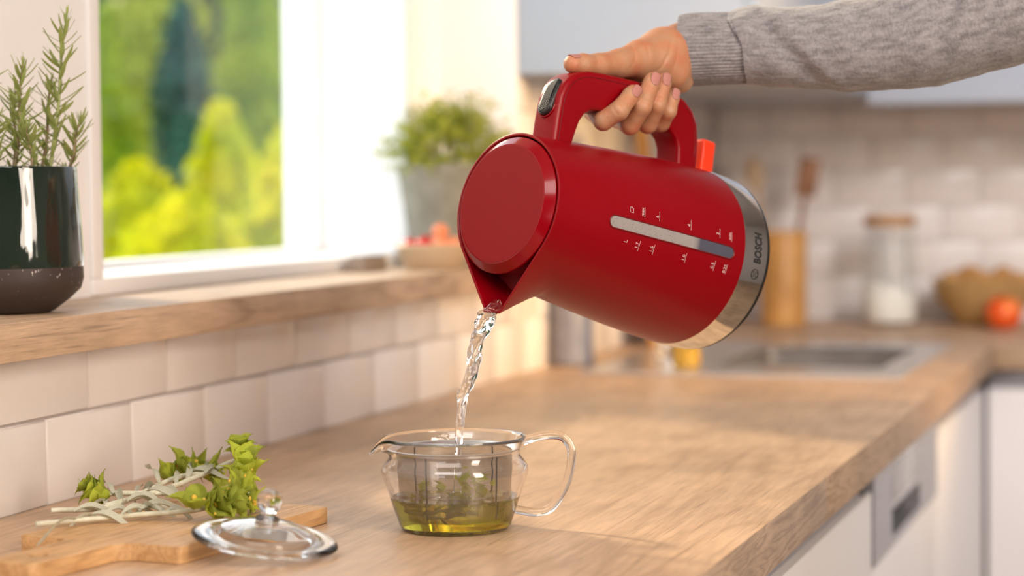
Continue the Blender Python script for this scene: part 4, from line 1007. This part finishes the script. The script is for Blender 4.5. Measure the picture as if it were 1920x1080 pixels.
# lettering
def text_mesh(s, size, bold=0.0, ext=0.0, shear=0.0, spacing=1.0):
    c = bpy.data.curves.new('t', 'FONT'); c.body = s; c.size = size; c.align_x = 'CENTER'; c.offset = bold; c.shear = shear; c.space_character = spacing
    c.resolution_u = 4
    o = bpy.data.objects.new('t', c); COL.objects.link(o)
    me = bpy.data.meshes.new_from_object(o.evaluated_get(bpy.context.evaluated_depsgraph_get()))
    COL.objects.unlink(o); bpy.data.objects.remove(o); bpy.data.curves.remove(c); return me
inkw = mat('white_print', (0.75, 0.55, 0.57), .5); inkb = mat('black_print', (0.02, 0.02, 0.02), .4)
def letters(name, s, u, z, size, m, parent, bold=0.0, out=.00035, **kw):
    me = text_mesh(s, size, bold, **kw)
    bm = bmesh.new(); bm.from_mesh(me); bmesh.ops.triangulate(bm, faces=bm.faces[:])
    bmesh.ops.subdivide_edges(bm, edges=[e for e in bm.edges if e.calc_length() > .002], cuts=2)
    for q in bm.verts:
        x, y = q.co.x, q.co.y; q.co = Vector(wrap(u + x, z + y, out))
    bpy.data.meshes.remove(me)
    return bm_obj(name, bm, m, parent, smooth=False)
def bar(name, u0, u1, z0, z1, m, parent, out=.00035):
    v = []; f = []; n = 6
    for i in range(n + 1):
        u = u0 + (u1 - u0) * i / n; v += [wrap(u, z0, out), wrap(u, z1, out)]
    for i in range(n): f.append((2 * i, 2 * i + 2, 2 * i + 3, 2 * i + 1))
    return pydata(name, v, f, m, parent, smooth=False)
RX, LX, SZ = GX + .0136, GX - .0142, .0043
ZQ = lambda z: .098 + .925 * (z - .098)
for s, z in (('max', .1527), ('6', .1356), ('4', .0981), ('2', .0623), ('min', .0468)):
    z = ZQ(z)
    letters('lettering', s, RX - (.0006 if len(s) == 1 else 0), z + .0009, SZ, inkw, KT); bar('scale_mark', RX - .0042, RX + .0042, z - .0002, z + .0001, inkw, KT)
for s, z in (('1.7', .1533), ('1.5', .1365), ('1.0', .0986), ('0.5', .0631), ('0.25', .0475)):
    z = ZQ(z)
    letters('lettering', s, LX, z + .0009, SZ, inkw, KT); bar('scale_mark', LX - .0042, LX + .0042, z - .0002, z + .0001, inkw, KT)
letters('lettering', 'L', LX + .001, ZQ(.1672), SZ * 1.15, inkw, KT)
cu, cz = RX - .001, ZQ(.1655)
for u0, u1, z0, z1 in ((cu - .0019, cu - .0016, cz, cz + .0038), (cu + .0016, cu + .0019, cz, cz + .0038), (cu - .0019, cu + .0019, cz, cz + .0003), (cu - .0019, cu + .0019, cz + .0035, cz + .0038), (cu + .0019, cu + .0030, cz + .0031, cz + .0033), (cu + .0019, cu + .0030, cz + .0014, cz + .0016), (cu + .0028, cu + .0030, cz + .0014, cz + .0033)):
    bar('cup_symbol', u0, u1, z0, z1, inkw, KT)
def on_band(u, z): R = .0781; return (R * sin(u / R), -R * cos(u / R), z)
me = text_mesh('BOSCH', .0118, .00038, spacing=1.02)
bm = bmesh.new(); bm.from_mesh(me); bmesh.ops.triangulate(bm, faces=bm.faces[:]); bpy.data.meshes.remove(me)
bmesh.ops.subdivide_edges(bm, edges=[e for e in bm.edges if e.calc_length() > .002], cuts=2)
xs_ = [q.co.x for q in bm.verts]; kx = .0265 / (max(xs_) - min(xs_))
for q in bm.verts: q.co = Vector(on_band(.0080 + q.co.x * kx, .0128 + q.co.y))
lb = bm_obj('brand_lettering', bm, inkb, KT, smooth=False)
def ringb(cu_, cz_, r0, r1, n=40):
    v = []; f = []
    for i in range(n): a = 2 * pi * i / n; v += [on_band(cu_ + r0 * cos(a), cz_ + r0 * sin(a)), on_band(cu_ + r1 * cos(a), cz_ + r1 * sin(a))]
    for i in range(n): a, b = 2 * i, 2 * ((i + 1) % n); f.append((a, b, b + 1, a + 1))
    return v, f
lu, lz = -.0148, .0168
v, f = ringb(lu, lz, .0038, .0044)
def addq(u0, u1, z0, z1):
    i = len(v); v.extend([on_band(lu + u0, lz + z0), on_band(lu + u1, lz + z0), on_band(lu + u1, lz + z1), on_band(lu + u0, lz + z1)]); f.append((i, i + 1, i + 2, i + 3))
v = list(v)
for sgn in (-1, 1):
    addq(sgn * .0011 - .0002, sgn * .0011 + .0002, -.0036, -.0009); addq(sgn * .0011 - .0002, sgn * .0011 + .0002, .0009, .0036)
    addq(sgn * .0022 - .0002, sgn * .0022 + .0002, -.0031, .0031)
addq(-.0011, .0011, -.0011, -.0008); addq(-.0011, .0011, .0008, .0011)
pydata('brand_emblem', v, f, inkb, KT, smooth=False)

# ================================================================ the arm and hand
skin = mat('skin', (0.50, 0.25, 0.14), .48, Subsurface_Weight=.12); t = NT(skin)
skin.node_tree.nodes['Principled BSDF'].inputs['Subsurface Radius'].default_value = (.008, .003, .0015)
skin.node_tree.nodes['Principled BSDF'].inputs['Subsurface Scale'].default_value = .4
n1 = t.noise(t.coord(), 60, 5, .6); t.l(t.ramp(n1, [(.34, (0.47, 0.175, 0.09)), (.5, (0.46, 0.215, 0.115)), (.66, (0.43, 0.235, 0.135))]), t.b.inputs['Base Color'])
wr_ = t.noise(t.coord((1, 1, 1)), 420, 5, .6, .6); t.bump(wr_, .30, .0010)
def J(px, py, off, r): return np.array([*kp(px, py, off), r])
def DP(px, py, d, r): return np.array([*depth_point(px, py, d), r])
chains = {
 'thumb': [J(1074, 120, -.001, .0078), J(1092, 121, -.001, .0086), J(1122, 122, .000, .0094), J(1160, 119, .003, .0118), J(1200, 112, .006, .0166), J(1243, 104, .010, .0240), J(1288, 98, .013, .0245)],
 'heel': [J(1236, 118, .002, .0150), J(1262, 138, .000, .0135), J(1274, 150, .004, .0105), J(1292, 112, .012, .0195)],
 'palm1': [J(1150, 124, .026, .0095), J(1200, 112, .022, .0125), J(1250, 105, .018, .0170), J(1290, 100, .014, .0220)],
 'palm2': [J(1205, 135, .028, .0120), J(1245, 125, .022, .0150), J(1285, 108, .016, .0200)],
 'index': [J(1150, 124, .027, .0095), J(1118, 168, .029, .0085), J(1113, 208, .016, .0080), J(1131, 226, -.010, .0079), J(1160, 208, -.0225, .0077), J(1183, 179, -.0225, .0068), J(1187, 173, -.0222, .0061)],
 'middle': [J(1180, 125, .030, .0100), J(1158, 175, .031, .0085), J(1160, 222, .016, .0080), J(1181, 234, -.010, .0080), J(1203, 200, -.0235, .0078), J(1221, 157, -.0225, .0068), J(1223, 149, -.022, .0060)],
 'ring': [J(1210, 128, .030, .0100), J(1190, 178, .030, .0085), J(1194, 222, .016, .0078), J(1214, 232, -.009, .0078), J(1231, 197, -.0225, .0075), J(1243, 157, -.0215, .0065), J(1244, 150, -.021, .0057)],
 'little': [J(1232, 135, .027, .0095), J(1216, 185, .026, .0078), J(1222, 224, .013, .0072), J(1239, 230, -.009, .0073), J(1252, 208, -.0205, .0070), J(1260, 183, -.0205, .0060), J(1261, 178, -.020, .0054)],
 'arm': [J(1285, 97, .013, .0243), DP(1330, 92, 1.868, .0245), DP(1420, 88, 1.860, .0270)],
}
for nm_ in ('index', 'middle', 'ring', 'little'):
    for q_ in chains[nm_]: q_[3] *= 1.06
allp = np.array([j for c in chains.values() for j in c]); VX = .00095
lo = allp[:, :3].min(0) - .034; hi = allp[:, :3].max(0) + .034
nx, ny, nz = [int((hi[i] - lo[i]) / VX) + 1 for i in range(3)]
gx = (lo[0] + VX * np.arange(nx)).astype(np.float32); gy = (lo[1] + VX * np.arange(ny)).astype(np.float32); gz_ = (lo[2] + VX * np.arange(nz)).astype(np.float32)
def cone_sdf(S, a, b):
    """tapered capsule distance on the sub-box S of the grid"""
    X, Y, Zg = gx[S[0]][:, None, None], gy[S[1]][None, :, None], gz_[S[2]][None, None, :]
    d = (b[:3] - a[:3]); L2 = float(d @ d) + 1e-12
    px, py, pz = X - a[0], Y - a[1], Zg - a[2]
    h = np.clip((px * d[0] + py * d[1] + pz * d[2]) / L2, 0, 1)
    r = a[3] + (b[3] - a[3]) * h
    return np.sqrt((px - d[0] * h) ** 2 + (py - d[1] * h) ** 2 + (pz - d[2] * h) ** 2) - r
FAR = .03
def chain_field(name, k):
    fld = np.full((nx, ny, nz), FAR, np.float32); c = chains[name]
    for a, b in zip(c, c[1:]):
        m0 = np.minimum(a[:3] - a[3], b[:3] - b[3]) - .02; m1 = np.maximum(a[:3] + a[3], b[:3] + b[3]) + .02
        S = tuple(slice(max(0, int((m0[i] - lo[i]) / VX)), min((nx, ny, nz)[i], int((m1[i] - lo[i]) / VX) + 2)) for i in range(3))
        s = cone_sdf(S, a, b); f0 = fld[S]
        h = np.clip(.5 + .5 * (f0 - s) / k, 0, 1); fld[S] = f0 * (1 - h) + s * h - k * h * (1 - h)
    return fld
def smin(a, b, k):
    h = np.clip(.5 + .5 * (a - b) / k, 0, 1); return a * (1 - h) + b * h - k * h * (1 - h)
palm = chain_field('thumb', .004)
for nm in ('heel', 'palm1', 'palm2', 'arm'): palm = smin(palm, chain_field(nm, .005), .009)
fing = None
for nm in ('index', 'middle', 'ring', 'little'):
    q = chain_field(nm, .0022); fing = q if fing is None else smin(fing, q, .0009)
# blend fingers into the palm only on the far side of the handle
Xg, Yg, Zg = gx[:, None, None], gy[None, :, None], gz_[None, None, :]
yl = (Xg - KB[0]) * KY[0] + (Yg - KB[1]) * KY[1] + (Zg - KB[2]) * KY[2]
kf = np.clip((yl - .004) / .016, 0, 1) * .010 + .0008
h = np.clip(.5 + .5 * (palm - fing) / kf, 0, 1); SDF = palm * (1 - h) + fing * h - kf * h * (1 - h)
def surface_nets(D):
    """one vertex per cell the surface crosses, one quad per crossed grid edge"""
    I = (D < 0); a, b, c = D.shape
    cnt = np.zeros((a - 1, b - 1, c - 1), np.float32); acc = np.zeros((a - 1, b - 1, c - 1, 3), np.float32)
    for dx, dy, dz in ((1, 0, 0), (0, 1, 0), (0, 0, 1)):
        for o1 in (0, 1):
            for o2 in (0, 1):
                off = [0, 0, 0]; ax = [i for i in range(3) if (dx, dy, dz)[i] == 0]; off[ax[0]], off[ax[1]] = o1, o2
                s0 = tuple(slice(off[i], off[i] + (a, b, c)[i] - 1) for i in range(3))
                s1 = tuple(slice(off[i] + (dx, dy, dz)[i], off[i] + (dx, dy, dz)[i] + (a, b, c)[i] - 1) for i in range(3))
                d0, d1 = D[s0], D[s1]; cr = I[s0] != I[s1]
                t_ = np.where(cr, d0 / np.where(cr, d0 - d1, 1), 0)
                cnt += cr
                for i in range(3): acc[..., i] += cr * (off[i] + t_ * (dx, dy, dz)[i])
    act = cnt > 0; idx = -np.ones(act.shape, np.int64); idx[act] = np.arange(act.sum())
    cell = np.argwhere(act); vv = cell + acc[act] / cnt[act][:, None]
    quads = []
    for axx in range(3):
        u, w = (axx + 1) % 3, (axx + 2) % 3
        e = [slice(None)] * 3; e[axx] = slice(0, -1); g_ = [slice(None)] * 3; g_[axx] = slice(1, None)
        A, B = I[tuple(e)], I[tuple(g_)]
        for flip, msk in ((False, A & ~B), (True, ~A & B)):
            q = np.argwhere(msk); q = q[(q[:, u] > 0) & (q[:, w] > 0)]
            q = q[(q[:, u] < D.shape[u] - 1) & (q[:, w] < D.shape[w] - 1)]
            def at_(du, dw):
                r = q.copy(); r[:, u] -= du; r[:, w] -= dw; return idx[r[:, 0], r[:, 1], r[:, 2]]
            ids = np.stack([at_(1, 1), at_(0, 1), at_(0, 0), at_(1, 0)], 1)
            quads.append(ids[:, ::-1] if flip else ids)
    return vv, np.concatenate(quads)
vv, qq = surface_nets(SDF)
vv = lo + vv * VX
def crease(vv, path, depth, wid, px=False):
    # press a fold into the skin; path in sight-line pixels, only where the skin faces the camera
    d_ = vv - CAM; z_ = d_ @ FW; P_ = np.stack([960 + FPX * (d_ @ RT) / z_, 540 - FPX * (d_ @ UP) / z_], 1)
    best = np.full(len(vv), 1e9)
    for a_, b_ in zip(path, path[1:]):
        a_, b_ = np.array(a_, float), np.array(b_, float); e_ = b_ - a_
        h_ = np.clip(((P_ - a_) @ e_) / (e_ @ e_), 0, 1); q_ = np.linalg.norm(P_ - a_ - h_[:, None] * e_, axis=1); best = np.minimum(best, q_)
    front = (yl_of(vv) < .012) | (P_[:, 1] < 118)
    return vv + FW[None, :] * (depth * np.exp(-(best / wid) ** 2) * front)[:, None]
def yl_of(p): return (p - KB) @ KY
for path_, dp_, wd_ in (([(1184, 84), (1191, 98), (1191, 112), (1183, 127)], .0011, 2.4), ([(1262, 62), (1254, 100), (1240, 126), (1222, 140)], .0012, 3.0), ([(1272, 80), (1268, 112), (1258, 138)], .0007, 2.4),
                        ([(1117, 106), (1121, 112), (1121, 120)], .0008, 2.0), ([(1123, 106), (1127, 112)], .0006, 1.8), ([(1150, 96), (1156, 104), (1158, 114)], .0005, 2.2), ([(1205, 72), (1214, 90), (1218, 108)], .0006, 2.6),
                        ([(1147, 196), (1152, 206), (1158, 215)], .0009, 2.0), ([(1160, 190), (1168, 199), (1173, 207)], .0006, 1.8), ([(1192, 186), (1203, 190), (1214, 193)], .0008, 1.9), ([(1196, 179), (1206, 183), (1216, 185)], .0006, 1.8),
                        ([(1222, 182), (1231, 186), (1241, 189)], .0008, 1.9), ([(1224, 176), (1233, 179), (1242, 181)], .0005, 1.7), ([(1246, 199), (1253, 203), (1261, 206)], .0007, 1.8), ([(1112, 232), (1122, 226), (1130, 216)], .0004, 2.2)):
    vv = crease(vv, path_, dp_ * .62, wd_)
PM = thing('person', 'person in a grey sweatshirt, only the arm showing, hand gripping the red kettle handle', 'person', tuple(kp(1288, 97, .012)))
me = bpy.data.meshes.new('arm'); me.vertices.add(len(vv)); me.vertices.foreach_set('co', vv.astype(np.float32).ravel())
me.loops.add(qq.size); me.loops.foreach_set('vertex_index', qq.astype(np.int32).ravel()); me.polygons.add(len(qq))
me.polygons.foreach_set('loop_start', np.arange(0, qq.size, 4, dtype=np.int32)); me.update(calc_edges=True); me.validate()
bm = bmesh.new(); bm.from_mesh(me)
for _ in range(2): bmesh.ops.smooth_vert(bm, verts=bm.verts[:], factor=.5, use_axis_x=True, use_axis_y=True, use_axis_z=True)
bm.to_mesh(me); bm.free()
arm = link_mesh('arm', me, skin, PM, True)
# fingernails
nailm = mat('fingernail', (0.44, 0.19, 0.16), .16)
def nail(tip, dip, outdir, L, Wn, lift=.0009):
    T_, D_ = Vector(tip[:3]), Vector(dip[:3]); ln = (T_ - D_).length; x = (T_ - D_) / ln; o = Vector(outdir); z = (o - x * o.dot(x)).normalized(); y = z.cross(x)
    v = []; f = []; n, k = 12, 9
    for i in range(n):
        s = i / (n - 1); p = -L + .0042 + s * L
        rr = tip[3] + (dip[3] - tip[3]) * min(1, max(0, -p) / ln); rr *= 1.0 if p < 0 else (1 - .10 * (p / .0048) ** 2)
        am = Wn / rr * (sqrt(max(.05, 1 - (1 - s * 2.2) ** 2)) if s < .45 else 1) * (1 if s < .82 else sqrt(max(.2, 1 - ((s - .82) / .2) ** 2)))
        for j in range(k):
            a = (j / (k - 1) * 2 - 1) * min(am, 1.2)
            v.append(T_ + x * p + (z * cos(a) + y * sin(a)) * (rr + lift))
    for i in range(n - 1):
        for j in range(k - 1): a = i * k + j; f.append((a, a + k, a + k + 1, a + 1))
    o_ = pydata('fingernail', v, f, nailm, arm, True)
    sm = o_.modifiers.new('thickness', 'SOLIDIFY'); sm.thickness = .0006; sm.offset = 0; return o_
toc = Vector(tuple(-KY))
for nm, L, Wn in (('index', .0110, .0050), ('middle', .0115, .0052), ('ring', .0110, .0048), ('little', .0098, .0044)):
    c = chains[nm]; nail(c[-1], c[-3], toc * .35 - Vector(tuple(FW)) * .7 + Vector(tuple(RT)) * .18, L * 1.06, Wn * .80, .0011)
c = chains['thumb']; nail(c[0], c[2], Vector(tuple(KH)) + toc * .3, .0105, .0054, .0002)
# sleeve
knit = mat('grey_knit', (0.30, 0.29, 0.30), .95, Sheen_Weight=.35, Sheen_Roughness=.5); t = NT(knit)
uvc = t.n('UVMap'); mp = t.n('Mapping'); mp.inputs['Scale'].default_value = (60, 190, 1); t.l(uvc.outputs[0], mp.inputs[0])
hn = t.noise(mp.outputs[0], 1.0, 4, .6); mp2 = t.n('Mapping'); mp2.inputs['Scale'].default_value = (420, 300, 1); t.l(uvc.outputs[0], mp2.inputs[0]); hn2 = t.noise(mp2.outputs[0], 1.0, 3, .6)
cc = t.mix(.35, t.ramp(hn, [(.36, (0.135, 0.125, 0.132)), (.62, (0.30, 0.285, 0.30))]), t.ramp(hn2, [(.35, (0.12, 0.115, 0.12)), (.65, (0.33, 0.32, 0.34))]))
t.l(cc, t.b.inputs['Base Color']); t.bump(hn2, .5, .0012)
path = [(1281, 95, .013, 66), (1300, 93, .013, 68), (1345, 91, .013, 67.5), (1390, 90, .013, 67.5), (1402, 87, .013, 73), (1430, 88, .012, 72), (1500, 89, .010, 77), (1600, 84, .004, 85), (1700, 72, -.004, 94), (1800, 48, -.012, 101), (1920, 8, -.020, 108), (2080, -60, -.030, 118), (2300, -170, -.04, 126), (2500, -290, -.05, 132)]
rows = smooth_path(path, 26)
n = 220
def sleeve(i0, i1, name, ribs, parent):
    V = []; F = []; UV = []; s_ = 0; prev = None
    sub = rows[i0:i1 + 1]; n = 496 if ribs else 220
    cs = [depth_point(r[0], r[1], 1.872 - .00012 * (r[0] - 1281)) for r in sub]
    for i, r in enumerate(sub):
        c = cs[i]; dpt = (np.array(c) - CAM) @ FW; R = r[3] / FPX * dpt
        tdir = (cs[min(i + 1, len(cs) - 1)] - cs[max(i - 1, 0)]).normalized(); a1 = Vector((0, 0, 1)); a1 = (a1 - tdir * a1.dot(tdir)).normalized(); a2 = tdir.cross(a1)
        if prev is not None: s_ += (c - prev).length
        prev = c; x = r[0]
        for k in range(n):
            ph = 2 * pi * k / n; ca, sa = cos(ph), sin(ph)
            rr = R
            if ribs:
                rr += .00035 * sin(ph * 62) - .0006 * max(0, (x - 1385) / 8) + .0006 * noise.noise(Vector((ca * 2, sa * 2, x * .01)))
            else:
                # gathered seam, a diagonal drape behind it, bunched folds near the elbow
                g_ = exp(-((x - 1412) / 16) ** 2)
                rr += .0022 * g_ * (0.4 + ca) * .8
                w = sa                                         # -1 away ... +1 towards the camera
                dg = x - 1440 - 95 * (1 - ca) * .5 * 1.5
                rr += .0028 * exp(-(dg / 20) ** 2) * max(0, 1) * (.5 + .5 * abs(sa)) - .0030 * exp(-((dg + 38) / 24) ** 2) * abs(sa)
                for x0, sl_, am_, wd in ((1690, -40, .0016, 16), (1735, 30, .0030, 22), (1782, 60, -.0048, 20), (1812, 75, .0046, 22), (1860, 40, -.0022, 24), (1590, -20, .0009, 20), (1520, 25, -.0008, 18)):
                    dd_ = x - x0 - sl_ * ca; rr += am_ * exp(-(dd_ / wd) ** 2) * (.35 + .65 * max(0, ca * .7 + .5))
                rr += .0016 * noise.noise(Vector((ca * 1.4, sa * 1.4, x * .012))) + .0006 * noise.noise(Vector((ca * 5, sa * 5, x * .05)))
            V.append(c + a1 * (rr * ca) + a2 * (rr * sa * .92)); UV.append((ph * .035, s_))
    for i in range(len(sub) - 1):
        for k in range(n): F.append((i * n + k, i * n + (k + 1) % n, (i + 1) * n + (k + 1) % n, (i + 1) * n + k))
    if not ribs: F.append(tuple((len(sub) - 1) * n + k for k in range(n)))
    o = pydata(name, V, F, knit, parent, True); uv = o.data.uv_layers.new(name='UVMap')
    for p in o.data.polygons:
        for li in p.loop_indices:
            vi = o.data.loops[li].vertex_index; u_, v_ = UV[vi]
            if len(p.vertices) == 4 and p.index % n == n - 1 and vi % n == 0: u_ += 2 * pi * .035
            uv.data[li].uv = (v_, u_)
    bm = bmesh.new(); bm.from_mesh(o.data); bmesh.ops.recalc_face_normals(bm, faces=bm.faces[:]); bm.to_mesh(o.data); bm.free()
    if ribs:
        sm = o.modifiers.new('thickness', 'SOLIDIFY'); sm.thickness = .0018; sm.offset = -1
    return o
SL = sleeve(4 * 26 - 8, len(rows) - 1, 'sleeve', False, PM)
sleeve(0, 4 * 26 - 10, 'cuff', True, SL)
